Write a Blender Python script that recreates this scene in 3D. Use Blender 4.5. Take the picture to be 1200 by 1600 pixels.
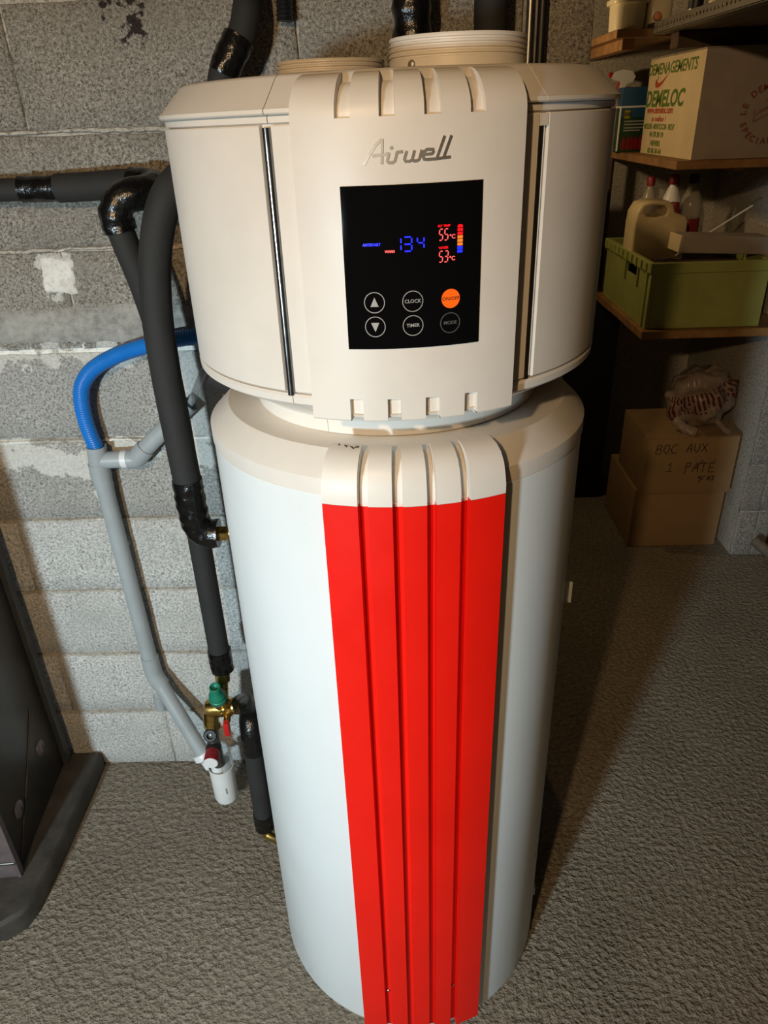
import bpy, bmesh, math, random
from mathutils import Vector, Matrix, noise
random.seed(7)
S = bpy.context.scene
for o in list(bpy.data.objects): bpy.data.objects.remove(o)
COL = S.collection
PI = math.pi
rad = math.radians

# ------------------------------------------------------------------ camera, world, lamps, exposure
cam_d = bpy.data.cameras.new('camera'); cam = bpy.data.objects.new('camera', cam_d); COL.objects.link(cam)
cam_d.sensor_fit = 'VERTICAL'; cam_d.sensor_height = 36.0; cam_d.lens = 36.0 * 1139.085 / 1600.0
cam_d.clip_start = 0.01
PIT, PAN, ROL = 0.497697, -0.0231967, -0.0366068
fw = Vector((math.sin(PAN) * math.cos(PIT), math.cos(PAN) * math.cos(PIT), -math.sin(PIT)))
r0 = Vector((math.cos(PAN), -math.sin(PAN), 0)); u0 = r0.cross(fw)
rr = r0 * math.cos(ROL) + u0 * math.sin(ROL); uu = u0 * math.cos(ROL) - r0 * math.sin(ROL)
M = Matrix.Identity(4)
for i in range(3):
    M[i][0] = rr[i]; M[i][1] = uu[i]; M[i][2] = -fw[i]
M.translation = Vector((0, -1.07045, 1.60990))
cam.matrix_world = M
S.camera = cam

w = bpy.data.worlds.new('world'); S.world = w; w.use_nodes = True
w.node_tree.nodes['Background'].inputs[0].default_value = (0.5, 0.55, 0.6, 1)
w.node_tree.nodes['Background'].inputs[1].default_value = 0.01

def lamp(name, loc, energy, col, radius):
    d = bpy.data.lights.new(name, 'POINT'); d.energy = energy; d.color = col; d.shadow_soft_size = radius
    o = bpy.data.objects.new(name, d); o.location = loc; COL.objects.link(o); return o
cool = lamp('cool_work_lamp', (-1.10, -2.25, 1.25), 235, (0.74, 0.92, 1.0), 0.075)
cd = bpy.data.lights.new('cool_work_lamp', 'SPOT'); cd.energy = 235; cd.color = (0.74, 0.92, 1.0); cd.shadow_soft_size = 0.075; cd.spot_size = rad(78); cd.spot_blend = 1.0
cool.data = cd; cool.rotation_euler = (Vector((-0.35, 0.40, 0.42)) - cool.location).to_track_quat('-Z', 'Y').to_euler()
lamp('warm_ceiling_bulb', (-0.56, -1.95, 2.17), 82, (1.0, 0.65, 0.33), 0.035)
lamp('back_room_bulb', (0.20, 1.62, 1.71), 7.5, (1.0, 0.68, 0.34), 0.03)
S.view_settings.view_transform = 'Standard'; S.view_settings.look = 'None'
S.view_settings.gamma = 1.0; S.view_settings.exposure = 0.0
S.view_settings.use_curve_mapping = False

# ------------------------------------------------------------------ materials
MATS = {}
def lin(c):
    return tuple((x / 12.92 if x <= 0.04045 else ((x + 0.055) / 1.055) ** 2.4) for x in c)
class NT:
    def __init__(s, m): s.t = m.node_tree; s.n = m.node_tree.nodes; s.l = m.node_tree.links; s.b = s.n['Principled BSDF']
    def node(s, ty, **kw):
        n = s.n.new(ty)
        for k, v in kw.items(): setattr(n, k, v)
        return n
    def link(s, a, b): s.l.new(a, b)
    def math(s, op, a, b=None, c=None, clamp=False):
        n = s.node('ShaderNodeMath', operation=op); n.use_clamp = clamp
        for i, v in enumerate((a, b, c)):
            if v is None: continue
            if isinstance(v, (int, float)): n.inputs[i].default_value = v
            else: s.link(v, n.inputs[i])
        return n.outputs[0]
    def noise(s, vec, scale, detail=4, rough=0.6):
        n = s.node('ShaderNodeTexNoise'); n.inputs['Scale'].default_value = scale
        n.inputs['Detail'].default_value = detail; n.inputs['Roughness'].default_value = rough
        if vec is not None: s.link(vec, n.inputs['Vector'])
        return n.outputs[0]
    def ramp(s, fac, stops):
        n = s.node('ShaderNodeValToRGB'); e = n.color_ramp.elements
        while len(e) < len(stops): e.new(0.5)
        for i, (p, c) in enumerate(stops): e[i].position = p; e[i].color = (*c, 1)
        s.link(fac, n.inputs[0]); return n.outputs[0]
    def mix(s, fac, a, b):
        n = s.node('ShaderNodeMix', data_type='RGBA')
        if isinstance(fac, (int, float)): n.inputs[0].default_value = fac
        else: s.link(fac, n.inputs[0])
        for i, v in ((6, a), (7, b)):
            if isinstance(v, tuple): n.inputs[i].default_value = (*v, 1)
            else: s.link(v, n.inputs[i])
        return n.outputs[2]
    def bump(s, h, strength, dist=0.01):
        n = s.node('ShaderNodeBump'); n.inputs['Strength'].default_value = strength; n.inputs['Distance'].default_value = dist
        s.link(h, n.inputs['Height']); s.link(n.outputs[0], s.b.inputs['Normal'])
    def pos(s): return s.node('ShaderNodeNewGeometry').outputs['Position']
    def obj(s): return s.node('ShaderNodeTexCoord').outputs['Object']

def mat(name, col, rough=0.5, metal=0.0, var=0.0, vscale=20, bump=0.0, bscale=200, bdist=0.002, coat=0.0, emit=None, estr=0.0, alpha=1.0, trans=0.0, spec=None, col2=None):
    """plain procedural material: base colour with soft noise variation plus a fine bump"""
    if name in MATS: return MATS[name]
    m = bpy.data.materials.new(name); m.use_nodes = True; t = NT(m); b = t.b
    b.inputs['Base Color'].default_value = (*col, 1); b.inputs['Roughness'].default_value = rough; b.inputs['Metallic'].default_value = metal
    if spec is not None: b.inputs['Specular IOR Level'].default_value = spec
    if coat: b.inputs['Coat Weight'].default_value = coat; b.inputs['Coat Roughness'].default_value = 0.03
    if alpha < 1: b.inputs['Alpha'].default_value = alpha
    if trans: b.inputs['Transmission Weight'].default_value = trans
    if var > 0:
        n = t.noise(t.obj(), vscale, 5, 0.65)
        c2 = col2 if col2 else tuple(max(0, c * (1 - var)) for c in col)
        t.link(t.ramp(n, [(0.35, c2), (0.62, col)]), b.inputs['Base Color'])
        r = t.math('MULTIPLY_ADD', n, 0.25, rough - 0.12, clamp=True); t.link(r, b.inputs['Roughness'])
    if bump > 0: t.bump(t.noise(t.obj(), bscale, 4, 0.6), bump, bdist)
    if emit is not None:
        b.inputs['Emission Color'].default_value = (*emit, 1); b.inputs['Emission Strength'].default_value = estr
    MATS[name] = m; return m

def concrete(name, base, dark, light, scale, bump, paint=(), stains=(), bdist=0.004, coarse=7.0):
    """rough concrete with aggregate speckle; paint = splashes of white limewash, stains = dark splashes (x0,x1,z0,z1)"""
    if name in MATS: return MATS[name]
    m = bpy.data.materials.new(name); m.use_nodes = True; t = NT(m); P = t.pos()
    big = t.noise(P, coarse, 4, 0.6); mid = t.noise(P, scale, 5, 0.7); fine = t.noise(P, scale * 3.1, 3, 0.6)
    sp = t.math('MULTIPLY_ADD', fine, 0.45, t.math('MULTIPLY', mid, 0.55))
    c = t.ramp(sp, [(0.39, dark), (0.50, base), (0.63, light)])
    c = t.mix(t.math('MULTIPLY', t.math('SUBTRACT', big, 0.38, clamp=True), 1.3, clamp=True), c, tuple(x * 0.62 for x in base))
    bh = t.math('MULTIPLY_ADD', fine, 0.5, mid)
    xyz = t.node('ShaderNodeSeparateXYZ'); t.link(P, xyz.inputs[0]); X, Z = xyz.outputs[0], xyz.outputs[2]
    def mask(boxes, sc, soft, amp, thr):
        tot = None
        for (x0, x1, z0, z1) in boxes:
            cx, hx, cz, hz = (x0 + x1) / 2, (x1 - x0) / 2, (z0 + z1) / 2, (z1 - z0) / 2
            dx = t.math('SUBTRACT', t.math('ABSOLUTE', t.math('SUBTRACT', X, cx)), hx)
            dz = t.math('SUBTRACT', t.math('ABSOLUTE', t.math('SUBTRACT', Z, cz)), hz)
            d = t.math('MULTIPLY', t.math('MAXIMUM', dx, dz), -1.0 / soft)
            tot = d if tot is None else t.math('MAXIMUM', tot, d)
        tot = t.math('MINIMUM', tot, 1.2)
        n = t.math('SUBTRACT', t.noise(P, sc, 6, 0.7), 0.5)
        return t.math('MULTIPLY', t.math('SUBTRACT', t.math('MULTIPLY_ADD', n, amp, tot), thr), 3.5, clamp=True)
    if paint:
        k = mask(paint, 17, 0.026, 7.0, 0.15)
        c = t.mix(t.math('MULTIPLY', k, 0.9), c, t.ramp(mid, [(0.3, (0.66, 0.65, 0.59)), (0.6, (0.90, 0.90, 0.86))]))
    if stains:
        k = mask(stains, 55, 0.02, 8.0, 0.6)
        c = t.mix(t.math('MULTIPLY', k, 0.93), c, (0.022, 0.012, 0.014))
    t.link(c, t.b.inputs['Base Color']); t.b.inputs['Roughness'].default_value = 0.93
    t.b.inputs['Specular IOR Level'].default_value = 0.25
    t.bump(bh, bump, bdist); MATS[name] = m; return m

PAINT = [(-1.4, -0.50, 1.165, 1.222), (-0.47, -0.18, 0.92, 1.235), (-1.4, -0.80, 0.93, 1.03), (-0.82, -0.66, 0.90, 0.99), (-0.66, -0.52, 0.965, 1.01), (-0.695, -0.655, 0.78, 0.93), (-0.693, -0.628, 1.318, 1.388)]
STAIN = [(-0.487, -0.40, 1.775, 1.90), (-0.452, -0.405, 1.735, 1.79)]
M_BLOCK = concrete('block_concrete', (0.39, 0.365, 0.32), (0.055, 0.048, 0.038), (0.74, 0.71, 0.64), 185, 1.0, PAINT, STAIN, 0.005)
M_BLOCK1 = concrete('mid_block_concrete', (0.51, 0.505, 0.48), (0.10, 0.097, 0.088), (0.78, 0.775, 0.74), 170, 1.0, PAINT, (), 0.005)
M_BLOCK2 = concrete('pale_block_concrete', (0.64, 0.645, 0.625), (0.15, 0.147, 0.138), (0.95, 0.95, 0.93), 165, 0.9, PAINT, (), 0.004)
M_MORTAR = concrete('mortar', (0.48, 0.455, 0.40), (0.19, 0.17, 0.14), (0.58, 0.55, 0.48), 110, 0.5, PAINT, (), 0.003)
M_SMEAR = concrete('smooth_mortar', (0.34, 0.335, 0.31), (0.24, 0.23, 0.21), (0.43, 0.42, 0.39), 30, 0.15, [], (), 0.002, 9)
M_FLOOR = None
def floor_mat():
    m = bpy.data.materials.new('rough_floor_concrete'); m.use_nodes = True; t = NT(m); P = t.pos()
    big = t.noise(P, 3.2, 4, 0.6); mid = t.noise(P, 78, 3, 0.5); fine = t.noise(P, 210, 3, 0.6)
    c = t.ramp(mid, [(0.25, (0.185, 0.160, 0.125)), (0.52, (0.265, 0.232, 0.182)), (0.78, (0.40, 0.355, 0.285))])
    c = t.mix(t.math('MULTIPLY', t.math('SUBTRACT', big, 0.42, clamp=True), 2.0, clamp=True), c, (0.185, 0.155, 0.118))
    spk = t.math('GREATER_THAN', t.noise(P, 240, 1, 0.3), 0.795)
    c = t.mix(t.math('MULTIPLY', spk, 0.7), c, (0.42, 0.40, 0.36))
    t.link(c, t.b.inputs['Base Color']); t.b.inputs['Roughness'].default_value = 0.85; t.b.inputs['Specular IOR Level'].default_value = 0.3
    t.bump(t.math('MULTIPLY_ADD', fine, 0.3, mid), 1.0, 0.016); return m
M_FLOOR = floor_mat()
M_PLAS = mat('ivory_plastic', (0.745, 0.708, 0.655), 0.42, var=0.05, vscale=9, bump=0.10, bscale=420, bdist=0.0006)
M_TANK = mat('painted_steel', (0.74, 0.79, 0.81), 0.30, var=0.03, vscale=4)
M_RED = mat('red_panel', (0.80, 0.010, 0.004), 0.40, var=0.06, vscale=8, bump=0.05, bscale=500, bdist=0.0004, spec=0.3)
M_CHROME = mat('chrome', (0.62, 0.64, 0.66), 0.16, 1.0, var=0.05)
M_STEEL = mat('galvanised_steel', (0.36, 0.36, 0.35), 0.38, 1.0, var=0.25, vscale=40)
M_GLASS = mat('black_display_glass', (0.0035, 0.0035, 0.004), 0.03, spec=0.25)
M_LOGO = mat('logo_metal', (0.42, 0.39, 0.34), 0.36, 0.85, var=0.06)
M_FOAM = mat('black_foam', (0.022, 0.022, 0.022), 0.78, var=0.25, vscale=15, bump=0.15, bscale=160, bdist=0.001)
M_TAPE = mat('black_tape', (0.006, 0.006, 0.006), 0.24, var=0.2, vscale=50, bump=0.55, bscale=42, bdist=0.006)
M_PVC = mat('grey_pvc', (0.38, 0.42, 0.44), 0.36, var=0.10, vscale=14)
M_BLUE = mat('blue_hose', (0.012, 0.20, 0.68), 0.32, var=0.1)
M_BRASS = mat('brass', (0.62, 0.42, 0.13), 0.28, 1.0, var=0.3, vscale=60)
M_GREEN = mat('green_plastic', (0.012, 0.21, 0.13), 0.4, var=0.1)
M_REDP = mat('red_plastic', (0.55, 0.012, 0.012), 0.38, var=0.1)
M_DKRED = mat('dark_red_plastic', (0.24, 0.010, 0.018), 0.4, var=0.1)
M_WHITE = mat('white_plastic', (0.80, 0.82, 0.83), 0.35, var=0.04)
M_CLEAR = mat('clear_plastic', (0.80, 0.85, 0.86), 0.15, alpha=0.35, var=0.03)
M_BLACKP = mat('black_plastic', (0.010, 0.010, 0.010), 0.45, var=0.2)
M_BOILER = mat('brown_enamel', (0.030, 0.024, 0.020), 0.36, var=0.45, vscale=11, bump=0.1, bscale=60, bdist=0.001)
M_BOILF = mat('violet_brown_panel', (0.145, 0.115, 0.120), 0.45, var=0.3, vscale=30)
M_STRIP = mat('blue_grey_strip', (0.055, 0.064, 0.072), 0.45, var=0.3, vscale=30)
M_PLINTH = mat('smooth_dark_concrete', (0.062, 0.055, 0.046), 0.72, var=0.45, vscale=16, bump=0.4, bscale=50, bdist=0.003)
M_WOOD = mat('pine_board', (0.33, 0.17, 0.06), 0.6, var=0.45, vscale=12, bump=0.2, bscale=60, bdist=0.001)
M_DKWOOD = mat('dark_wood', (0.075, 0.04, 0.022), 0.6, var=0.4, vscale=12)
M_CARD = mat('brown_cardboard', (0.36, 0.235, 0.115), 0.8, var=0.12, vscale=14, bump=0.1, bscale=80, bdist=0.001)
M_CARDW = mat('pale_cardboard', (0.66, 0.54, 0.33), 0.75, var=0.10, vscale=12, bump=0.08, bscale=60, bdist=0.001)
M_CARDG = mat('grey_cardboard', (0.33, 0.28, 0.23), 0.8, var=0.12, vscale=14, bump=0.15, bscale=30, bdist=0.001)
M_CRATE = mat('green_crate_plastic', (0.33, 0.36, 0.105), 0.48, var=0.15, vscale=9)
M_CAN = mat('yellowed_plastic', (0.70, 0.58, 0.33), 0.42, var=0.18, vscale=16)
M_BUCKET = mat('cream_plastic', (0.74, 0.66, 0.45), 0.35, var=0.06)
M_CLB = mat('clear_bottle_plastic', (0.50, 0.47, 0.38), 0.18, alpha=0.55, var=0.1)
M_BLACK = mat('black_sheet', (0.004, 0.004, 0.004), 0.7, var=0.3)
M_PGREEN = mat('print_green', (0.09, 0.17, 0.015), 0.7, var=0.15, vscale=80)
M_PRED = mat('print_red', (0.42, 0.055, 0.02), 0.7, var=0.15, vscale=80)
M_PDRED = mat('print_dark_red', (0.22, 0.05, 0.03), 0.75, var=0.2, vscale=60)
M_PDARK = mat('marker_ink', (0.060, 0.032, 0.016), 0.7, var=0.2)
M_BAG = mat('thin_plastic_bag', (0.36, 0.29, 0.245), 0.32, var=0.15, vscale=20, alpha=0.85, bump=0.4, bscale=40, bdist=0.006)
M_BAGS = mat('bag_stripe_red', (0.11, 0.013, 0.011), 0.4, var=0.2, vscale=40)
M_DBLUE = mat('blue_print', (0.02, 0.085, 0.20), 0.5, var=0.15)
M_DGREEN = mat('dark_green_print', (0.012, 0.055, 0.018), 0.5, var=0.15)
M_YEL = mat('yellow_print', (0.42, 0.32, 0.02), 0.5, var=0.1)
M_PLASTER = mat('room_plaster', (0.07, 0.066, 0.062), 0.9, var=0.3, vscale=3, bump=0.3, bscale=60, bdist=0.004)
M_RING = mat('button_print', (0.36, 0.36, 0.35), 0.5, var=0.05)
M_RINGD = mat('button_print_dim', (0.10, 0.10, 0.10), 0.5, var=0.05)
M_LBLUE = mat('led_blue', (0.0, 0.0, 0.02), 0.4, emit=(0.012, 0.02, 1.0), estr=2.2)
M_LRED = mat('led_red', (0.05, 0.0, 0.0), 0.4, emit=(1.0, 0.10, 0.09), estr=1.8)
M_LRED2 = mat('led_deep_red', (0.05, 0.0, 0.0), 0.4, emit=(1.0, 0.006, 0.012), estr=1.3)
M_LORA = mat('led_orange', (0.05, 0.0, 0.0), 0.4, emit=(1.0, 0.22, 0.02), estr=1.2)
M_LBUT = mat('lit_orange_button', (0.1, 0.02, 0.0), 0.4, emit=(1.0, 0.12, 0.006), estr=1.0)

# ------------------------------------------------------------------ mesh helpers
def link(name, verts, faces, m, parent=None, smooth=True, angle=35, mats=None, fm=None):
    me = bpy.data.meshes.new(name); me.from_pydata([tuple(v) for v in verts], [], faces); me.update()
    bm = bmesh.new(); bm.from_mesh(me); bmesh.ops.recalc_face_normals(bm, faces=bm.faces); bm.to_mesh(me); bm.free()
    return finish(name, me, m, parent, smooth, angle)
def finish(name, me, m, parent=None, smooth=True, angle=35):
    if smooth:
        me.polygons.foreach_set('use_smooth', [True] * len(me.polygons)); me.set_sharp_from_angle(angle=rad(angle))
    me.materials.append(m)
    o = bpy.data.objects.new(name, me); COL.objects.link(o)
    if parent is not None: o.parent = parent
    return o
def finish_bm(name, bm, m, parent=None, smooth=True, angle=35):
    me = bpy.data.meshes.new(name); bmesh.ops.recalc_face_normals(bm, faces=bm.faces); bm.to_mesh(me); bm.free()
    return finish(name, me, m, parent, smooth, angle)
def empty(name, loc=(0, 0, 0), rz=0.0, label=None, cat=None, group=None):
    o = bpy.data.objects.new(name, None); o.location = loc; o.rotation_euler = (0, 0, rz); o.empty_display_size = 0.05
    COL.objects.link(o)
    if label: tag(o, label, cat, group)
    return o
def tag(o, label, cat, group=None):
    o['label'] = label; o['category'] = cat
    if group: o['group'] = group
    return o
def struct(o): o['kind'] = 'structure'; return o

def loc_to(o, parent):
    """mesh was made in world coordinates: keep it there under an Empty that stands elsewhere (no rotation)"""
    o.location = -Vector(parent.location); return o
class G:
    """thing whose parts are given in world coordinates"""
    def __init__(s, name, loc, label, cat, group=None): s.e = empty(name, loc, 0, label, cat, group)
    def add(s, o): o.parent = s.e; o.location = Vector(o.location) - Vector(s.e.location); return o

def box_bm(x0, x1, y0, y1, z0, z1, bev=0.0, seg=2):
    bm = bmesh.new()
    v = [bm.verts.new((x, y, z)) for x in (x0, x1) for y in (y0, y1) for z in (z0, z1)]
    for f in ((0, 1, 3, 2), (4, 6, 7, 5), (0, 4, 5, 1), (2, 3, 7, 6), (0, 2, 6, 4), (1, 5, 7, 3)): bm.faces.new([v[i] for i in f])
    if bev: bmesh.ops.bevel(bm, geom=list(bm.edges), offset=bev, segments=seg, affect='EDGES', profile=0.6)
    return bm
def box(name, x0, x1, y0, y1, z0, z1, m, parent=None, bev=0.003, seg=2):
    return finish_bm(name, box_bm(x0, x1, y0, y1, z0, z1, bev, seg), m, parent)

def pol(a, r, z): return Vector((r * math.sin(a), -r * math.cos(a), z))   # a from the front (-Y) towards +X

def lathe(name, prof, m, parent=None, seg=96, c=(0, 0, 0), tf=None, angle=35, axis=None):
    vs, fs = [], []; n = len(prof)
    for i in range(seg):
        a = 2 * PI * i / seg
        for (r, z) in prof: vs.append(Vector((r * math.sin(a), -r * math.cos(a), z)))
    for i in range(seg):
        j = (i + 1) % seg
        for k in range(n - 1): fs.append((i * n + k, j * n + k, j * n + k + 1, i * n + k + 1))
    if prof[0][0] > 1e-5: fs.append([i * n for i in range(seg)][::-1])
    if prof[-1][0] > 1e-5: fs.append([i * n + n - 1 for i in range(seg)])
    if axis is not None:
        q = Vector((0, 0, 1)).rotation_difference(Vector(axis).normalized()).to_matrix(); vs = [q @ v for v in vs]
    vs = [v + Vector(c) for v in vs]
    if tf: vs = [tf(v) for v in vs]
    me = bpy.data.meshes.new(name); me.from_pydata([tuple(v) for v in vs], [], fs)
    bm = bmesh.new(); bm.from_mesh(me); bmesh.ops.remove_doubles(bm, verts=bm.verts, dist=1e-6)
    bmesh.ops.recalc_face_normals(bm, faces=bm.faces); bm.to_mesh(me); bm.free()
    return finish(name, me, m, parent, True, angle)

def sweep(name, prof, a0, a1, m, parent=None, n=24, tf=None, rfun=None, angle=30):
    """closed (r,z) outline swept over an arc, with end caps"""
    k = len(prof); vs, fs = [], []
    for i in range(n + 1):
        a = a0 + (a1 - a0) * i / n
        for (r, z) in prof: vs.append(pol(a, r + (rfun(a) if rfun else 0), z))
    for i in range(n):
        for j in range(k):
            fs.append((i * k + j, (i + 1) * k + j, (i + 1) * k + (j + 1) % k, i * k + (j + 1) % k))
    fs.append(list(range(k))); fs.append([n * k + j for j in range(k)][::-1])
    if tf: vs = [tf(v) for v in vs]
    return link(name, vs, fs, m, parent, True, angle)

def catmull(pts, n=8):
    P = [Vector(p) for p in pts]; out = []
    for i in range(len(P) - 1):
        p0 = P[i - 1] if i else P[0] * 2 - P[1]; p1 = P[i]; p2 = P[i + 1]; p3 = P[i + 2] if i + 2 < len(P) else P[-1] * 2 - P[-2]
        for j in range(n):
            t = j / n
            out.append(0.5 * ((2 * p1) + (p2 - p0) * t + (2 * p0 - 5 * p1 + 4 * p2 - p3) * t * t + (3 * p1 - p0 - 3 * p2 + p3) * t ** 3))
    out.append(P[-1]); return out
def resample(P, step):
    out = [P[0].copy()]; acc = 0
    for a, b in zip(P[:-1], P[1:]):
        L = (b - a).length
        if L < 1e-9: continue
        d = step - acc
        while d <= L: out.append(a + (b - a) * (d / L)); d += step
        acc = (acc + L) % step if d - step <= L else acc
        acc = L - (d - step)
    if (out[-1] - P[-1]).length > step * 0.3: out.append(P[-1].copy())
    return out
def tube(name, pts, r, m, parent=None, seg=20, smooth=8, wrinkle=0.0, wf=30, rfun=None, caps=True, step=None, inner=None, seed=0, angle=40):
    P = catmull(pts, smooth) if smooth else [Vector(p) for p in pts]
    if step: P = resample(P, step)
    vs, fs = [], []; n = len(P); up = None
    for i in range(n):
        t = (P[min(i + 1, n - 1)] - P[max(i - 1, 0)]).normalized()
        if up is None:
            up = Vector((0, 0, 1)) if abs(t.z) < 0.8 else Vector((1, 0, 0))
        up = (up - t * up.dot(t)).normalized(); sd = t.cross(up)
        ri = rfun(i / (n - 1), i) if rfun else r
        for k in range(seg):
            a = 2 * PI * k / seg; d = up * math.cos(a) + sd * math.sin(a); q = P[i] + d * ri
            if wrinkle: q = q + d * wrinkle * noise.noise(Vector((q.x * wf, q.y * wf, q.z * wf * 1.7 + seed)))
            vs.append(q)
    for i in range(n - 1):
        for k in range(seg): fs.append((i * seg + k, i * seg + (k + 1) % seg, (i + 1) * seg + (k + 1) % seg, (i + 1) * seg + k))
    if inner:      # open end: lip and inner bore at the last ring, closed at depth
        base = (n - 1) * seg; t = (P[-1] - P[-2]).normalized(); c = P[-1]; b1 = len(vs)
        for k in range(seg): vs.append(c + (vs[base + k] - c) * (inner / r))
        for k in range(seg): vs.append(vs[b1 + k] - t * r * 1.6)
        for k in range(seg):
            k2 = (k + 1) % seg
            fs.append((base + k, base + k2, b1 + k2, b1 + k)); fs.append((b1 + k, b1 + k2, b1 + seg + k2, b1 + seg + k))
        fs.append([b1 + seg + k for k in range(seg)]); fs.append([k for k in range(seg)])
    elif caps: fs.append([k for k in range(seg)][::-1]); fs.append([(n - 1) * seg + k for k in range(seg)])
    return link(name, vs, fs, m, parent, True, angle)

def ribbon(strokes, wd, th=0.0005, cap=True):
    """flat strokes (x,z polylines) -> verts (x,-th..0,z), faces: thick flat ribbon with mitred joints"""
    vs, fs = [], []
    for st in strokes:
        pts = [Vector((p[0], p[1])) for p in st]; n = len(pts); closed = (pts[0] - pts[-1]).length < 1e-9 and n > 2
        ring = []
        for i in range(n):
            a = pts[i - 1] if i else (pts[-2] if closed else None); b = pts[i + 1] if i < n - 1 else (pts[1] if closed else None)
            d1 = (pts[i] - a).normalized() if a is not None else None; d2 = (b - pts[i]).normalized() if b is not None else None
            d1 = d1 or d2; d2 = d2 or d1
            nn = Vector((-(d1.y + d2.y), d1.x + d2.x)); nn = nn.normalized() if nn.length > 1e-6 else Vector((-d1.y, d1.x))
            k = 1 / max(0.5, nn.dot(Vector((-d1.y, d1.x))))
            ring.append((pts[i] + nn * wd / 2 * k, pts[i] - nn * wd / 2 * k))
        b0 = len(vs)
        for (l, r_) in ring:
            vs += [Vector((l.x, 0, l.y)), Vector((r_.x, 0, r_.y)), Vector((l.x, -th, l.y)), Vector((r_.x, -th, r_.y))]
        for i in range(n - 1):
            p, q = b0 + 4 * i, b0 + 4 * i + 4
            fs += [(p + 2, p + 3, q + 3, q + 2), (p, q, q + 1, p + 1), (p, p + 2, q + 2, q), (p + 1, q + 1, q + 3, p + 3)]
        if not closed:
            fs += [(b0, b0 + 1, b0 + 3, b0 + 2)]; e = b0 + 4 * (n - 1); fs += [(e, e + 2, e + 3, e + 1)]
    return vs, fs
def polys(shapes, th=0.0005):
    vs, fs = [], []
    for sh in shapes:
        b = len(vs); n = len(sh)
        vs += [Vector((x, 0, z)) for x, z in sh] + [Vector((x, -th, z)) for x, z in sh]
        fs.append([b + n + i for i in range(n)]); fs.append([b + i for i in range(n)][::-1])
        for i in range(n): fs.append((b + i, b + (i + 1) % n, b + n + (i + 1) % n, b + n + i))
    return vs, fs
def text_mesh(txt, size, th=0.0004, align='CENTER', shear=0.0, bold=0.0, sx=1.0):
    cu = bpy.data.curves.new('t', 'FONT'); cu.body = txt; cu.size = size; cu.align_x = align; cu.align_y = 'CENTER'
    cu.extrude = th / 2; cu.shear = shear; cu.offset = bold; cu.resolution_u = 3
    ob = bpy.data.objects.new('t', cu); me = bpy.data.meshes.new_from_object(ob)
    vs = [Vector((v.co.x * sx, -th / 2 - v.co.z, v.co.y)) for v in me.vertices]; fs = [list(p.vertices) for p in me.polygons]
    bpy.data.objects.remove(ob); bpy.data.curves.remove(cu); bpy.data.meshes.remove(me)
    return vs, fs
def put(vf, name, m, parent, f, smooth=False):
    vs, fs = vf; return link(name, [f(v) for v in vs], fs, m, parent, smooth)

# ------------------------------------------------------------------ room shell
WY = 0.417                                    # face of the block wall
fl = struct(box('floor', -2.4, 3.4, -3.9, 3.4, -0.1, 0.0, M_FLOOR, bev=0))
wb = struct(box('wall_back', -2.4, 0.352, WY + 0.006, WY + 0.2, 0.0, 2.6, M_MORTAR, bev=0.004))
struct(box('ceiling', -2.4, 3.4, -3.9, 3.4, 2.6, 2.7, M_PLASTER, bev=0))
struct(box('wall_left', -2.5, -2.4, -3.9, 3.4, 0, 2.6, M_PLASTER, bev=0))
struct(box('wall_right', 3.4, 3.5, -3.9, 3.4, 0, 2.6, M_PLASTER, bev=0))
struct(box('wall_front', -2.4, 3.4, -4.0, -3.9, 0, 2.6, M_PLASTER, bev=0))
struct(box('wall_alcove', -2.4, 3.4, 2.2, 2.3, 0, 2.6, M_MORTAR, bev=0))

def block_mesh(L, H, sd, bmat=None):
    """face of one hollow block: rounded arrises, slightly uneven outline"""
    rnd = random.Random(sd); nx, nz = 10, 4; vs, fs = [], []
    def edge(): return rnd.uniform(-0.0022, 0.0018)
    for j in range(nz + 1):
        for i in range(nx + 1):
            x = -L / 2 + L * i / nx; z = -H / 2 + H * j / nz; y = rnd.uniform(-0.0012, 0.0012)
            if i in (0, nx): x += edge()
            if j in (0, nz): z += edge()
            vs.append((x, y, z))
    n = nx + 1
    for j in range(nz):
        for i in range(nx): fs.append((j * n + i, j * n + i + 1, (j + 1) * n + i + 1, (j + 1) * n + i))
    rim = [i for i in range(n)] + [j * n + nx for j in range(1, nz + 1)] + [nz * n + i for i in range(nx - 1, -1, -1)] + [j * n for j in range(nz - 1, 0, -1)]
    b1 = len(vs)
    for i in rim:                                  # rounded shoulder then back edge
        x, y, z = vs[i]; vs.append((x * (1 + 0.0022 / (L / 2)), y + 0.0025, z * (1 + 0.0022 / (H / 2))))
    b2 = len(vs)
    for i in rim:
        x, y, z = vs[i]; vs.append((x * (1 + 0.003 / (L / 2)), 0.012, z * (1 + 0.003 / (H / 2))))
    k = len(rim)
    for i in range(k):
        j = (i + 1) % k
        fs.append((rim[j], rim[i], b1 + i, b1 + j)); fs.append((b1 + j, b1 + i, b2 + i, b2 + j))
    me = bpy.data.meshes.new('block'); me.from_pydata(vs, [], fs); me.update()
    me.polygons.foreach_set('use_smooth', [True] * len(me.polygons)); me.materials.append(bmat); return me
BL = {}
def put_block(xc, zc, L, H, y=WY, parent=wb, bmat=M_BLOCK):
    key = (round(L, 3), round(H, 3), random.randint(0, 3) if L > 0.4 else random.randint(0, 1), bmat.name)
    if key not in BL: BL[key] = block_mesh(L, H, int(L * 1000) + 7 * key[2], bmat)
    o = bpy.data.objects.new('block', BL[key]); COL.objects.link(o); o.parent = parent; o.location = (xc, y + random.uniform(-0.0012, 0.0016), zc)
    o.rotation_euler = (random.uniform(-.004, .004), random.uniform(-.003, .003), random.uniform(-.002, .002))
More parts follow.
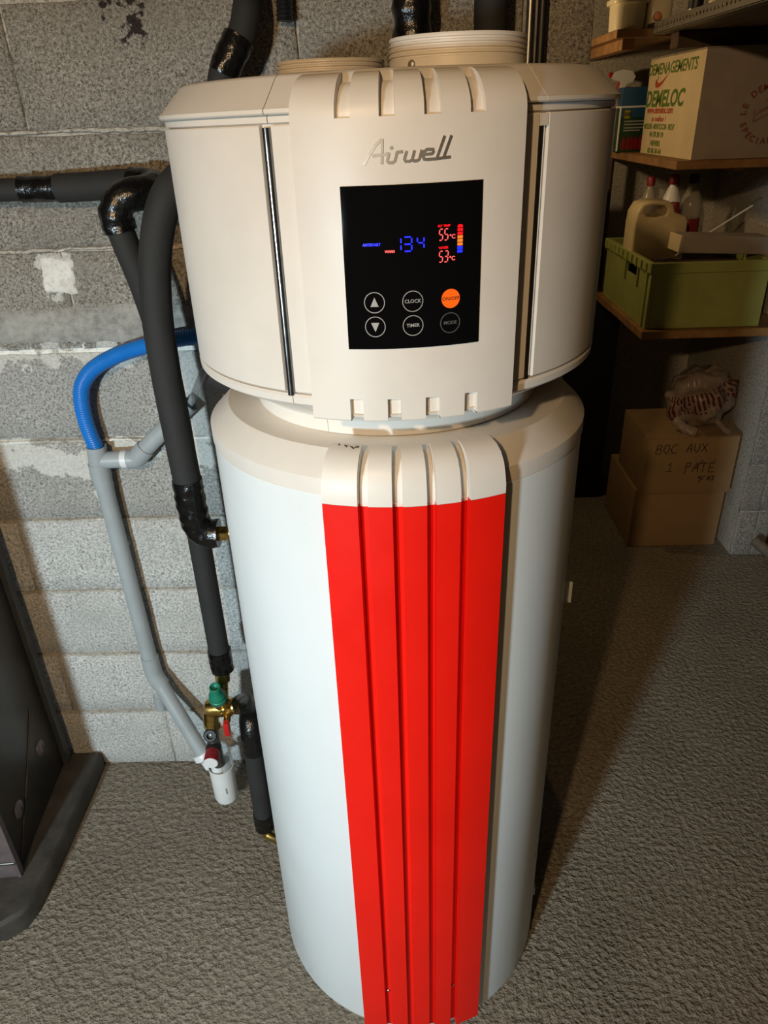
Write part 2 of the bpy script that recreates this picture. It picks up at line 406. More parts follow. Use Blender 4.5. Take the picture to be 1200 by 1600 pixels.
for row in range(13):
    off = (-0.652 if row % 2 == 0 else -0.900) + random.uniform(-0.006, 0.006)
    z0 = row * 0.2
    xs = [off + 0.5 * k for k in range(-3, 4)]
    xs = [-2.4] + [x for x in xs if -2.25 < x < 0.25] + [0.354]
    for a, b in zip(xs[:-1], xs[1:]):
        jt = 0.009 + random.uniform(-0.002, 0.004)
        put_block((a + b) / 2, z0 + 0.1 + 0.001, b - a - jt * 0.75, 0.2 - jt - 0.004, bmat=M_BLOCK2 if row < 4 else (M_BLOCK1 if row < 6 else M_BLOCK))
def smear_band(name, x0, x1, zl, zh, amp, y0, sd, m, nx=90, nz=6):
    """trowelled mortar smear with ragged upper and lower edges"""
    vs, fs = [], []
    for i in range(nx + 1):
        x = x0 + (x1 - x0) * i / nx
        a = zl + amp * noise.noise(Vector((x * 9, sd, 0))) + amp * 0.6 * noise.noise(Vector((x * 31, sd, 3))) + amp * 0.5 * noise.noise(Vector((x * 97, sd, 5)))
        b = zh + amp * noise.noise(Vector((x * 8, sd, 7))) + amp * 0.6 * noise.noise(Vector((x * 29, sd, 9))) + amp * 0.5 * noise.noise(Vector((x * 89, sd, 2)))
        for j in range(nz + 1):
            t = j / nz; y = y0 if 0 < j < nz else WY + 0.012
            vs.append((x, y + 0.0015 * noise.noise(Vector((x * 14, t * 4, sd))), a + (b - a) * (t if 0 < j < nz else (0.0 if j == 0 else 1.0))))
    n = nz + 1
    for i in range(nx):
        for j in range(nz): fs.append((i * n + j, (i + 1) * n + j, (i + 1) * n + j + 1, i * n + j + 1))
    return link(name, vs, fs, m, wb, True, 50)
smear_band('mortar_band', -2.3, 0.1, 1.208, 1.300, 0.012, WY - 0.0035, 1.0, M_SMEAR)
for k, (zz, am, x0, x1) in enumerate(((0.8, .003, -2.3, .3), (0.6, .0035, -2.3, .3), (0.4, .003, -2.3, .3), (0.2, .0022, -2.3, .3), (1.0, .004, -2.3, -.2), (1.4, .006, -2.3, -.3), (1.602, .005, -2.3, .3))):
    smear_band('mortar_joint', x0, x1, zz - 0.0065, zz + 0.0075, am, WY - 0.0022, 3.1 + k * 1.7, M_MORTAR, 320, 3)

M_WPL = concrete('white_plaster', (0.80, 0.79, 0.74), (0.62, 0.60, 0.54), (0.88, 0.87, 0.83), 45, 0.5, (), (), 0.003, 20)
vs, fs = [], []; NP = 14
for i in range(NP + 1):
    for j in range(NP + 1):
        u_, v_ = i / NP, j / NP; x = -0.698 + 0.066 * u_ + 0.006 * v_; z = 1.322 + 0.070 * v_ - 0.010 * u_
        x += 0.005 * noise.noise(Vector((v_ * 5, u_, 4))) * (1 if i in (0, NP) else 0); z += 0.010 * noise.noise(Vector((u_ * 6, v_, 8))) * (1 if j in (0, NP) else 0)
        edge_ = i in (0, NP) or j in (0, NP); vs.append((x, WY + 0.004 if edge_ else WY - 0.003 + 0.0014 * noise.noise(Vector((x * 40, z * 90, 1))), z))
for i in range(NP):
    for j in range(NP): fs.append((i * (NP + 1) + j, (i + 1) * (NP + 1) + j, (i + 1) * (NP + 1) + j + 1, i * (NP + 1) + j + 1))
link('plaster_patch', vs, fs, M_WPL, wb, True, 60)
# alcove pier on the right: two columns of blocks
pier = struct(box('wall_pier', 1.338, 1.466, 1.452, 2.2, 0, 2.6, M_MORTAR, bev=0.003))
for row in range(13):
    for (a, b) in ((1.336, 1.412), (1.414, 1.468)):
        put_block((a + b) / 2, row * 0.2 + 0.1, b - a - 0.004, 0.19, 1.447, pier)

# ------------------------------------------------------------------ heat-pump water heater
FR = rad(4.0)
H = empty('water_heater', (0, 0, 0), FR, 'tall white cylindrical heat pump water heater with red ribbed front panel', 'water heater')
TAN = math.tan(rad(0.55))
def tilt(v): return Vector((v.x, v.y, v.z + v.x * TAN))
lathe('tank_body', [(0.262, 0.0), (0.274, 0.0), (0.2785, 0.004), (0.280, 0.010), (0.280, 1.196), (0.277, 1.2), (0.10, 1.2)], M_TANK, H, 128)
lathe('tank_collar', [(0.276, 1.1975), (0.2812, 1.1985), (0.2816, 1.2005), (0.2816, 1.2212), (0.2812, 1.2218), (0.2526, 1.2496), (0.2518, 1.2500), (0.10, 1.2502)], M_PLAS, H, 128, angle=24)
# lower red panel: five strips in front of a backing, white cap strips above
SEGA = [(-21.9, -13.4), (-11.0, -5.45), (-3.05, 2.45), (4.65, 10.4), (12.75, 21.75)]
for (a0, a1) in SEGA:
    ro, ri = 0.3030, 0.2835
    sweep('red_strip', [(ri, 0.030), (ro - .0022, 0.030), (ro, 0.033), (ro, 1.1985), (ri, 1.1985)], rad(a0), rad(a1), M_RED, H, 14)
sweep('red_backing', [(0.2802, 0.032), (0.2900, 0.032), (0.2900, 1.1935), (0.2802, 1.1935)], rad(-21.4), rad(21.3), M_RED, H, 50)
capo = [(0.3033, 1.199), (0.3031, 1.2105), (0.3005, 1.2230), (0.2962, 1.2375), (0.2885, 1.2488), (0.2785, 1.2558), (0.2675, 1.2592), (0.2560, 1.2600)]
capi = [(0.2560, 1.2500), (0.2605, 1.2496), (0.268, 1.2455), (0.2755, 1.2385), (0.2815, 1.2285), (0.2835, 1.218), (0.2835, 1.199)]
for (a0, a1) in SEGA: sweep('cap_strip', capo + capi, rad(a0), rad(a1), M_PLAS, H, 14)
bko = [(0.2925, 1.194), (0.2923, 1.2085), (0.290, 1.2195), (0.2850, 1.231), (0.277, 1.2405), (0.268, 1.2468), (0.260, 1.2508), (0.2545, 1.2518)]
bki = [(0.2545, 1.2490), (0.262, 1.2440), (0.272, 1.2330), (0.2805, 1.2235), (0.2805, 1.194)]
sweep('cap_backing', bko + bki, rad(-21.4), rad(21.3), M_PLAS, H, 50)
rs = random.Random(4)
for k in range(9):
    a = rs.uniform(-21.3, -14.2); rr_ = rs.uniform(0.2600, 0.2690); n_ = 7; t_ = rs.uniform(0, PI); vs, fs = [], []
    for i in range(n_):
        b_ = 2 * PI * i / n_; u_ = rs.uniform(.4, 1.0) * 0.0042 * math.cos(b_); v_ = rs.uniform(.4, 1.0) * 0.0016 * math.sin(b_)
        r1 = rr_ + u_ * math.sin(t_) + v_ * math.cos(t_); z1 = 1.2604 - max(0, r1 - .2560) * .07 - max(0, r1 - .2675) * .25
        vs.append(pol(rad(a) + (u_ * math.cos(t_) - v_ * math.sin(t_)) / rr_, r1, z1))
    link('scuff_mark', vs, [list(range(n_))], M_PDARK, H, False)
for a in (-12.5, 9.4 + 2.6):
    c = pol(rad(a), 0.2905, 0.150); lathe('panel_screw', [(0.0, 0.0022), (0.0022, 0.0020), (0.0034, 0.0008), (0.0036, -0.002)], M_CHROME, H, 14, c, axis=(c.x, c.y, 0))
# small clear label holder and base tab on the right flank
for (az, z0, z1, wd) in ((75.5, 0.873, 0.915, 0.012),):
    c = pol(rad(az), 0.287, 0); bm = box_bm(-0.0005, 0.0005, -0.006, 0.005, z0, z1, 0.0002, 1)
    o = finish_bm('label_holder', bm, M_CLEAR, H); o.location = (c.x, c.y, 0); o.rotation_euler.z = rad(az) - PI / 2 + rad(90)
c = pol(rad(84), 0.283, 0.045); o = finish_bm('base_tab', box_bm(-0.005, 0.006, -0.012, 0.012, -0.012, 0.014, 0.0015), M_WHITE, H); o.location = c; o.rotation_euler.z = rad(84) - PI / 2

# head: bowl, side panels, lid
bowl = [(0.10, 1.2506), (0.2045, 1.2506), (0.2065, 1.2515), (0.2085, 1.2715), (0.2125, 1.2765), (0.2770, 1.3135), (0.2815, 1.3170), (0.2822, 1.3250), (0.2800, 1.3280), (0.2745, 1.3285), (0.10, 1.3286)]
for (a0, a1, n_) in ((-180, -29.45, 72), (-29.3, 29.3, 36), (29.45, 180, 72)): sweep('head_bowl', bowl, rad(a0), rad(a1), M_PLAS, H, n_, tf=tilt)
HZ0, HZ1 = 1.3305, 1.6065
lathe('head_core', [(0.10, 1.2512), (0.2030, 1.2512), (0.2070, 1.2730), (0.2740, 1.3140), (0.2755, 1.328), (0.2755, 1.328), (0.2755, 1.608), (0.10, 1.608)], M_PLAS, H, 96, tf=tilt)
def shell(z0, z1, ro, ri, b=0.0012): return [(ri, z0), (ro - b, z0), (ro, z0 + b), (ro, z1 - b), (ro - b, z1), (ri, z1)]
for (a0, a1) in ((31.4, 179.6), (-179.6, -31.4)):
    sweep('side_panel', shell(HZ0, HZ1, 0.2818, 0.2745), rad(a0), rad(a1), M_PLAS, H, 60, tf=tilt)
sweep('front_inner_panel', shell(HZ0, HZ1, 0.2812, 0.2745), rad(-28.6), rad(28.6), M_PLAS, H, 40, tf=tilt)
for sgn in (-1, 1):
    a = 30.0 * sgn; st = []
    prof = [(0.2735, HZ0 - 0.004), (0.2815, HZ0 - 0.004), (0.2815, HZ1 - 0.012 if sgn > 0 else HZ1 - 0.002), (0.2735, HZ1 - 0.012 if sgn > 0 else HZ1 - 0.002)]
    def bead(aa, a=a): return 0.0042 * math.cos(max(-1, min(1, (aa - rad(a)) / rad(1.05))) * PI / 2) ** 0.6
    sweep('chrome_strip', prof, rad(a - 1.15), rad(a + 1.15), M_CHROME, H, 12, tf=tilt, rfun=lambda aa: bead(aa) * (1.0 if sgn < 0 else 0.55) - (0.002 if sgn < 0 else 0.0042))
sweep('strip_end_piece', [(0.274, HZ1 - 0.0118), (0.2815, HZ1 - 0.0118), (0.2815, HZ1 - 0.001), (0.274, HZ1 - 0.001)], rad(28.9), rad(31.1), M_PLAS, H, 4, tf=tilt)
# lid: lip, band and bevelled roof; seams either side of the front cover
lid = [(0.10, 1.6075), (0.2770, 1.6075), (0.2798, 1.6085), (0.2803, 1.6140), (0.2785, 1.6150), (0.2850, 1.6158), (0.2862, 1.6170), (0.2860, 1.6205), (0.2835, 1.6222), (0.2585, 1.6475), (0.2540, 1.6500), (0.2470, 1.6508), (0.10, 1.6520)]
def arc_lid(a0, a1, n): return sweep('lid_section', lid, rad(a0), rad(a1), M_PLAS, H, n, tf=tilt)
arc_lid(-180, -29.55, 72); arc_lid(29.55, 180, 72); arc_lid(-29.35, 29.35, 36)
# front cover with slotted ends (one sheet, slots pressed in)
HALF = 22.5
def bulge(a): return 0.0040 * (1 - min(1.0, (a / rad(HALF)) ** 2))
cprof = [(0.279, 1.3072), (0.2942, 1.3072), (0.2979, 1.308), (0.2992, 1.31), (0.2995, 1.335), (0.2995, 1.4), (0.2995, 1.5), (0.2995, 1.58), (0.2993, 1.6085), (0.2989, 1.6148), (0.2972, 1.6222), (0.2925, 1.63), (0.287, 1.6366), (0.28, 1.6422), (0.272, 1.6459), (0.263, 1.6479), (0.255, 1.6485), (0.255, 1.6437)]
slots = [(-13.7, -11.0), (-5.7, -2.95), (2.3, 5.35), (10.8, 13.6)]
av = set()
for i in range(-40, 41): av.add(round(HALF * i / 40, 3))
for (a0, a1) in slots: av |= {a0 - .06, a0 + .06, a1 - .06, a1 + .06}
av = sorted(av)
av2 = [av[0]]
for a in av[1:]:
    if a - av2[-1] > 0.1 or any(abs(a - e - d) < 1e-6 or abs(av2[-1] - e - d) < 1e-6 for s_ in slots for e in s_ for d in (-.06, .06)): av2.append(a)
# profile lines: duplicate at slot ends
pl = []
for (r, z) in cprof:
    pl.append((r, z))
def ins(zv):
    global pl
    for i in range(len(pl) - 1):
        if pl[i][1] < zv <= pl[i + 1][1] and pl[i][0] > 0.28:
            t = (zv - pl[i][1]) / (pl[i + 1][1] - pl[i][1]); pl.insert(i + 1, (pl[i][0] + (pl[i + 1][0] - pl[i][0]) * t, zv)); return
for zv in (1.3338, 1.3346, 1.6098, 1.6106): ins(zv)
vs, fs = [], []; K = len(pl)
nrm = []
for i in range(K):
    a = pl[max(0, i - 1)]; b = pl[min(K - 1, i + 1)]; t = Vector((b[0] - a[0], b[1] - a[1])); t = t.normalized() if t.length else Vector((0, 1)); nrm.append(Vector((t.y, -t.x)))
for a in av2:
    inslot = any(s0 < a < s1 for s0, s1 in slots)
    for i, (r, z) in enumerate(pl):
        d = 0.0
        if inslot and ((z < 1.3341 and i > 0) or (z > 1.6102 and i < K - 1)): d = 0.0075
        bl = bulge(rad(a)) if r > 0.2805 or z > 1.62 else 0.0
        if z > 1.62: bl *= max(0.0, min(1.0, (1.655 - z) / 0.035))
        vs.append(tilt(pol(rad(a), r + bl - nrm[i].x * d, z - nrm[i].y * d)))
NA = len(av2)
for i in range(NA - 1):
    for j in range(K - 1): fs.append((i * K + j, (i + 1) * K + j, (i + 1) * K + j + 1, i * K + j + 1))
for side in (0, NA - 1):       # edge returns towards the shell
    b = len(vs)
    for i, (r, z) in enumerate(pl): vs.append(tilt(pol(rad(av2[side]), min(r - 0.004, 0.2815) if z < 1.615 else r - 0.014, z - (0.0 if z < 1.615 else 0.010))))
    for j in range(K - 1): fs.append((side * K + j, side * K + j + 1, b + j + 1, b + j))
link('front_cover', vs, fs, M_PLAS, H, True, 32)

def RC(a): return 0.2995 + bulge(a)
def onface(v, lift=0.0012):
    """flat artwork (x = arc length at r 0.308, z) bent on to the front cover"""
    a = v.x / 0.308 * 1.015; return tilt(pol(a, RC(a) + lift - v.y, v.z))
# display glass
gv, gf = [], []; NX, NZ = 36, 12
gx0, gx1, gz0, gz1 = rad(-13.15) * 0.308, rad(13.15) * 0.308, 1.3915, 1.5515
for side in (0, 1):
    for i in range(NX + 1):
        for j in range(NZ + 1):
            gv.append(onface(Vector((gx0 + (gx1 - gx0) * i / NX, 0, gz0 + (gz1 - gz0) * j / NZ)), 0.0012 if side == 0 else -0.003))
n1 = (NX + 1) * (NZ + 1)
for i in range(NX):
    for j in range(NZ): gf.append((i * (NZ + 1) + j, (i + 1) * (NZ + 1) + j, (i + 1) * (NZ + 1) + j + 1, i * (NZ + 1) + j + 1))
rim = [i * (NZ + 1) for i in range(NX + 1)] + [NX * (NZ + 1) + j for j in range(1, NZ + 1)] + [i * (NZ + 1) + NZ for i in range(NX - 1, -1, -1)] + [j for j in range(NZ - 1, 0, -1)]
for i in range(len(rim)):
    a, b = rim[i], rim[(i + 1) % len(rim)]; gf.append((a, b, n1 + b, n1 + a))
glass = link('display_glass', gv, gf, M_GLASS, H, True, 40)
def A(deg): return rad(deg - 4.0) * 0.308          # view azimuth (deg) -> artwork x
def glow(vf, name, m, x, z): return put(vf, name, m, glass, lambda v: onface(Vector((v.x + x, v.y, v.z + z)), 0.0014))
def circ(r, n=36): return [(r * math.cos(2 * PI * i / n), r * math.sin(2 * PI * i / n)) for i in range(n + 1)]
BR = 0.0104
for (deg, z, kind) in ((-3.6, 1.4405, 'up'), (-3.6, 1.4155, 'dn'), (3.75, 1.4405, 'CLOCK'), (3.75, 1.4155, 'TIMER'), (11.15, 1.4405, 'ON/OFF'), (11.1, 1.4155, 'MODE')):
    x = A(deg)
    if kind == 'ON/OFF':
        glow(polys([circ(BR * 0.94, 40)[:-1]]), 'lit_button', M_LBUT, x, z)
        put(text_mesh('ON/OFF', 0.0051, bold=0.00006), 'button_lettering', M_BLACKP, glass, lambda v: onface(Vector((v.x + x, v.y, v.z + z)), 0.0020)); continue
    mm = M_RINGD if kind == 'MODE' else M_RING
    glow(ribbon([circ(BR)], 0.0008), 'button_ring', mm, x, z)
    if kind == 'up': glow(polys([[(-0.0043, -0.0042), (0.0043, -0.0042), (0, 0.0054)]]), 'arrow_mark', M_RING, x, z)
    elif kind == 'dn': glow(polys([[(-0.0043, 0.0042), (0, -0.0054), (0.0043, 0.0042)]]), 'arrow_mark', M_RING, x, z)
    else: glow(text_mesh(kind, 0.0050, bold=0.00008), 'button_lettering', mm, x, z)
# seven segment digits
SEGS = {'0': 'abcdef', '1': 'bc', '2': 'abged', '3': 'abgcd', '4': 'fgbc', '5': 'afgcd'}
def digit(ch, x, z, wd, ht, lw, slant=0.10):
    h = ht / 2; g = lw * 0.75; pts = {'a': ((g, ht), (wd - g, ht)), 'b': ((wd, ht - g), (wd, h + g)), 'c': ((wd, h - g), (wd, g)), 'd': ((g, 0), (wd - g, 0)), 'e': ((0, g), (0, h - g)), 'f': ((0, ht - g), (0, h + g)), 'g': ((g, h), (wd - g, h))}
    return [[(x + p[0] + p[1] * slant, z + p[1]) for p in pts[s]] for s in SEGS[ch]]
st = digit('1', A(0.55), 1.4905, 0.0062, 0.0128, 0.0014, 0.0) + digit('3', A(2.2), 1.4900, 0.0080, 0.0135, 0.0014, 0.0)
st += digit('4', A(4.75), 1.4915, 0.0066, 0.0118, 0.0014, 0.0)
glow(ribbon(st, 0.0013), 'clock_digits', M_LBLUE, 0, 0)
glow(ribbon(digit('5', A(8.75), 1.4985, 0.0036, 0.0105, 0.0009) + digit('5', A(9.75), 1.4985, 0.0036, 0.0105, 0.0009), 0.00095), 'set_temperature_digits', M_LRED, 0, 0)
glow(ribbon(digit('5', A(8.75), 1.4775, 0.0036, 0.0105, 0.0009) + digit('3', A(9.75), 1.4775, 0.0036, 0.0105, 0.0009), 0.00095), 'water_temperature_digits', M_LRED, 0, 0)
for zz in (1.5012, 1.4803): glow(text_mesh('\u00b0C', 0.0056, bold=0.0001), 'degree_mark', M_LRED, A(11.35), zz)
glow(text_mesh('SET TEMP', 0.0030, bold=0.00006), 'set_caption', M_LRED2, A(9.75), 1.5118)
glow(text_mesh('WATER', 0.0029, bold=0.00008), 'water_caption', M_LRED2, A(9.65), 1.4912)
glow(text_mesh('ANTISTART', 0.0036, bold=0.00012, sx=0.95), 'blue_caption', M_LBLUE, A(-3.75), 1.4972)
glow(text_mesh('WARM', 0.0032, bold=0.00012), 'red_caption', M_LRED, A(-0.4), 1.4903)
for i in range(8):
    mm = M_LRED2 if i < 3 else (M_LORA if i < 6 else M_LBLUE); z1 = 1.5120 - i * 0.0034; hw = 0.0027
    sh = [(-hw, z1 - 0.0027), (hw, z1 - 0.0027), (hw, z1), (-hw, z1)] if i else [(-hw, z1 - 0.0027), (hw, z1 - 0.0027), (hw, z1 - 0.0008), (hw * 0.5, z1 + 0.0002), (-hw * 0.5, z1 + 0.0002), (-hw, z1 - 0.0008)]
    glow(polys([sh]), 'level_bar', mm, A(12.85), 0)
# script logo: strokes traced on a slanted baseline
LX0 = A(-4.9); LW_ = A(11.1) - A(-4.9)
def lg(pts): return [((p[0] - 40) / 1060 * LW_, (385 - p[1]) / 290 * 0.0205) for p in pts]
logo = [[(60, 395), (130, 275), (200, 170)], [(200, 170), (262, 110), (284, 112), (280, 250), (272, 396)], [(165, 292), (345, 276)],
        [(362, 262), (345, 320), (336, 362), (352, 382), (400, 384), (424, 366), (440, 310), (452, 262), (520, 256)],
        [(566, 250), (545, 315), (536, 350), (550, 376), (600, 376), (626, 360), (640, 310), (656, 248)], [(626, 360), (650, 375), (690, 372), (712, 356), (726, 300), (742, 244)],
        [(770, 304), (860, 300), (878, 278), (870, 246), (800, 244), (776, 262), (756, 330), (768, 360), (800, 366), (930, 362)],
        [(1012, 92), (960, 240), (916, 362)], [(1094, 92), (1040, 240), (1000, 352)], [(916, 362), (1086, 350)]]
put(ribbon([lg(s) for s in logo], 0.0026, 0.0008), 'logo_script', M_LOGO, H, lambda v: onface(Vector((v.x + LX0, v.y, v.z + 1.5705)), 0.0))
dx, dz = lg([(388, 206)])[0]
put(polys([[(dx + 0.0017 * math.cos(i * PI / 6), dz + 0.0017 * math.sin(i * PI / 6)) for i in range(12)]], 0.0008), 'logo_dot', M_LOGO, H, lambda v: onface(Vector((v.x + LX0, v.y, v.z + 1.5705)), 0.0))
# air duct collars on the lid (world coordinates -> heater frame)
RZ = Matrix.Rotation(-FR, 3, 'Z')
def collar(cx, cy, r, z0, z1, ribs):
    pr = [(r - 0.006, z0), (r, z0)]; pitch = (z1 - z0 - 0.003) / ribs if ribs * 0.0052 > (z1 - z0) else 0.0052; zz = z1 - 0.0015 - ribs * pitch
    pr.append((r, zz))
    for k in range(ribs):
        pr += [(r - 0.0014, zz + pitch * 0.12), (r - 0.0014, zz + pitch * 0.38), (r + 0.0004, zz + pitch * 0.55), (r + 0.0004, zz + pitch * 0.95)]; zz += pitch
    pr += [(r - 0.0006, z1), (r - 0.006, z1), (r - 0.007, z1 - 0.004), (r - 0.007, z0 + 0.006)]
    c = RZ @ Vector((cx, cy, 0)); return lathe('duct_collar', pr, M_PLAS, H, 80, (c.x, c.y, 0))
collar(-0.080, 0.130, 0.0755, 1.650, 1.6790, 5)
rc = collar(0.084, -0.040, 0.0815, 1.650, 1.6885, 4)
c = RZ @ Vector((0.028, -0.040 - 0.059, 1.6598)); lathe('collar_screw', [(0, 0.004), (0.003, 0.0035), (0.0048, 0.0012), (0.005, -0.003)], M_STEEL, rc, 14, c, axis=(-0.5, -1, 0.1))

# ------------------------------------------------------------------ pipes behind and beside the heater
def pipe_thing(loc, label): return G('insulated_pipe', loc, label, 'pipe', 'foam insulated pipes around the heater')
# B: runs along the wall from the left, taped elbow, then down behind the other pipe to the valve
b = pipe_thing((-0.45, 0.36, 1.49), 'black foam pipe along the block wall from left, turning down at taped elbow')
b.add(tube('foam_sleeve', [(-2.39, .372, 1.512), (-1.2, .372, 1.513), (-.69, .372, 1.513), (-.655, .372, 1.513)], .0195, M_FOAM, None, 22, 4))
b.add(tube('tape_wrap', [(-.672, .372, 1.513), (-.65, .372, 1.513), (-.605, .372, 1.513), (-.595, .372, 1.514)], .0225, M_TAPE, None, 24, 8, 0.0016, 60))
b.add(tube('foam_sleeve', [(-.605, .372, 1.513), (-.55, .37, 1.514), (-.49, .362, 1.517), (-.455, .356, 1.517)], .0245, M_FOAM, None, 22, 6))
b.add(tube('tape_wrap', [(-.462, .358, 1.517), (-.425, .345, 1.512), (-.415, .31, 1.508), (-.437, .283, 1.506), (-.462, .276, 1.496), (-.474, .273, 1.474), (-.471, .274, 1.448)], .0285, M_TAPE, None, 28, 10, 0.003, 45))
b.add(tube('foam_sleeve', [(-.4715, .274, 1.452), (-.463, .275, 1.41), (-.450, .277, 1.35), (-.436, .275, 1.25), (-.428, .268, 1.10), (-.426, .262, .90), (-.4255, .26, .70), (-.4255, .26, .50)], .0235, M_FOAM, None, 22, 6))
b.add(tube('tape_wrap', [(-.4255, .26, .535), (-.4255, .26, .505), (-.4245, .2605, .476)], .0268, M_TAPE, None, 24, 8, 0.0022, 60))
# A: comes from behind the head and drops to the tank outlet
a_ = pipe_thing((-0.41, 0.2, 0.9), 'black foam pipe dropping from behind head to brass fitting on tank')
a_.add(tube('foam_sleeve', [(-.27, .275, 1.555), (-.315, .245, 1.545), (-.350, .212, 1.520), (-.372, .20, 1.485), (-.392, .20, 1.43), (-.404, .20, 1.37), (-.411, .20, 1.30), (-.413, .20, 1.195), (-.411, .20, 1.082), (-.409, .20, 0.995)], .0268, M_FOAM, None, 24, 7))
a_.add(tube('tape_wrap', [(-.4095, .20, 1.003), (-.409, .20, .96), (-.408, .20, .922), (-.402, .20, .893), (-.385, .20, .880), (-.364, .20, .879)], .0292, M_TAPE, None, 28, 10, 0.003, 42))
a_.add(tube('brass_nut', [(-.367, .20, .879), (-.343, .20, .880)], .0165, M_BRASS, None, 6, 0, angle=20))
a_.add(tube('brass_tail', [(-.346, .20, .880), (-.203, .20, .884)], .0115, M_BRASS, None, 16, 0))
# C: from the valve outlet down beside the tank to the cold inlet
c_ = pipe_thing((-0.35, 0.14, 0.1), 'short black foam pipe hugging the tank near the floor')
c_.add(tube('tape_wrap', [(-.392, .240, .385), (-.374, .226, .395), (-.357, .190, .412), (-.349, .155, .412), (-.3475, .141, .385), (-.348, .14, .335)], .0252, M_TAPE, None, 26, 10, 0.0025, 42))
c_.add(tube('foam_sleeve', [(-.348, .14, .345), (-.3495, .14, .22), (-.350, .14, .105)], .0225, M_FOAM, None, 22, 6))
c_.add(tube('tape_wrap', [(-.3495, .14, .125), (-.350, .14, .098), (-.350, .139, .078)], .0248, M_TAPE, None, 24, 6, 0.0018, 60))
c_.add(tube('brass_elbow', [(-.350, .139, .085), (-.349, .137, .062), (-.335, .130, .052), (-.262, .10, .052)], .0125, M_BRASS, None, 16, 6))
# D: upper left, taped bend going behind the head
d_ = pipe_thing((-0.28, 0.33, 1.6), 'black foam pipe rising to the ceiling left of the duct collars')
d_.add(tube('foam_sleeve', [(-.219, .375, 2.6), (-.221, .372, 2.1), (-.223, .36, 1.81), (-.226, .348, 1.762), (-.238, .338, 1.728), (-.248, .334, 1.714)], .0232, M_FOAM, None, 24, 7))
d_.add(tube('tape_wrap', [(-.240, .338, 1.728), (-.251, .333, 1.710), (-.263, .33, 1.693), (-.270, .33, 1.680)], .0258, M_TAPE, None, 26, 9, 0.002, 50))
d_.add(tube('foam_sleeve', [(-.268, .33, 1.686), (-.278, .33, 1.655), (-.283, .33, 1.58), (-.283, .33, 1.46)], .0235, M_FOAM, None, 24, 6))
e_ = pipe_thing((0.041, 0.345, 1.2), 'shiny black taped pipe rising behind the right duct collar')
e_.add(tube('tape_wrap', [(.043, .345, 2.6), (.042, .345, 2.2), (.041, .345, 1.9), (.041, .345, 1.78), (.041, .345, 1.70), (.041, .345, 1.60)], .0310, M_TAPE, None, 28, 20, 0.004, 34))
e_.add(tube('foam_sleeve', [(.041, .345, 1.62), (.041, .345, 1.3)], .0285, M_FOAM, None, 22, 0))
f_ = pipe_thing((0.168, 0.345, 1.2), 'matt black foam pipe rising beside the metal conduit')
f_.add(tube('foam_sleeve', [(.166, .345, 2.6), (.166, .345, 2.0), (.168, .345, 1.7), (.168, .345, 1.2)], .0265, M_FOAM, None, 22, 5))
f_.add(tube('tape_wrap', [(.166, .345, 2.02), (.166, .345, 1.95)], .0275, M_TAPE, None, 22, 5, 0.002, 50))
g_ = pipe_thing((-0.3, 0.26, 1.2), 'end of a black foam pipe peeping out under the left of the head')
g_.add(tube('foam_sleeve', [(-.345, .262, 1.196), (-.31, .262, 1.178), (-.26, .262, 1.155), (-.16, .28, 1.13), (0.0, .33, 1.12)], .0300, M_FOAM, None, 24, 6))
g_.add(tube('sleeve_bore', [(-.3445, .262, 1.1958), (-.3475, .262, 1.1972)], .012, M_BLACKP, None, 16, 0))
k_ = G('metal_conduit', (0.25, 0.392, 1.2), 'thin galvanised conduit beside a black cable on the wall', 'conduit')
k_.add(tube('conduit_tube', [(.236, .398, 2.6), (.240, .398, 1.9), (.242, .398, 1.2)], .0068, M_STEEL, None, 14, 4))
k_.add(tube('black_cable', [(.256, .397, 2.6), (.260, .397, 1.9), (.262, .397, 1.2)], .0080, M_BLACKP, None, 14, 4))
k_.add(box('cable_channel', .229, .269, .4085, .4145, 1.2, 2.6, M_STEEL, None, 0.001, 1))
o = tube('corrugated_conduit', [(-.166, .396, 2.6), (-.166, .396, 2.0), (-.168, .395, 1.80), (-.170, .394, 1.754)], .0130, M_BLACKP, None, 18, 6, step=0.0016, rfun=lambda t, i: 0.0132 + 0.0011 * math.cos(i * PI / 2))
tag(o, 'black corrugated conduit ending on the wall above the left duct collar', 'conduit')
# blue hose
o = tube('blue_hose', [(-.20, .372, 1.262), (-.30, .373, 1.247), (-.38, .375, 1.236), (-.429, .376, 1.231), (-.497, .377, 1.219), (-.553, .377, 1.204), (-.595, .377, 1.187), (-.627, .377, 1.166), (-.650, .378, 1.137), (-.659, .379, 1.103), (-.661, .380, 1.067), (-.659, .382, 1.031), (-.655, .385, .998), (-.654, .385, .975)], .0165, M_BLUE, None, 20, 10, step=0.0013, rfun=lambda t, i: 0.0160 + 0.0007 * math.cos(i * PI / 2))
tag(o, 'bright blue ribbed hose arching over the wall into grey drain pipe', 'hose')
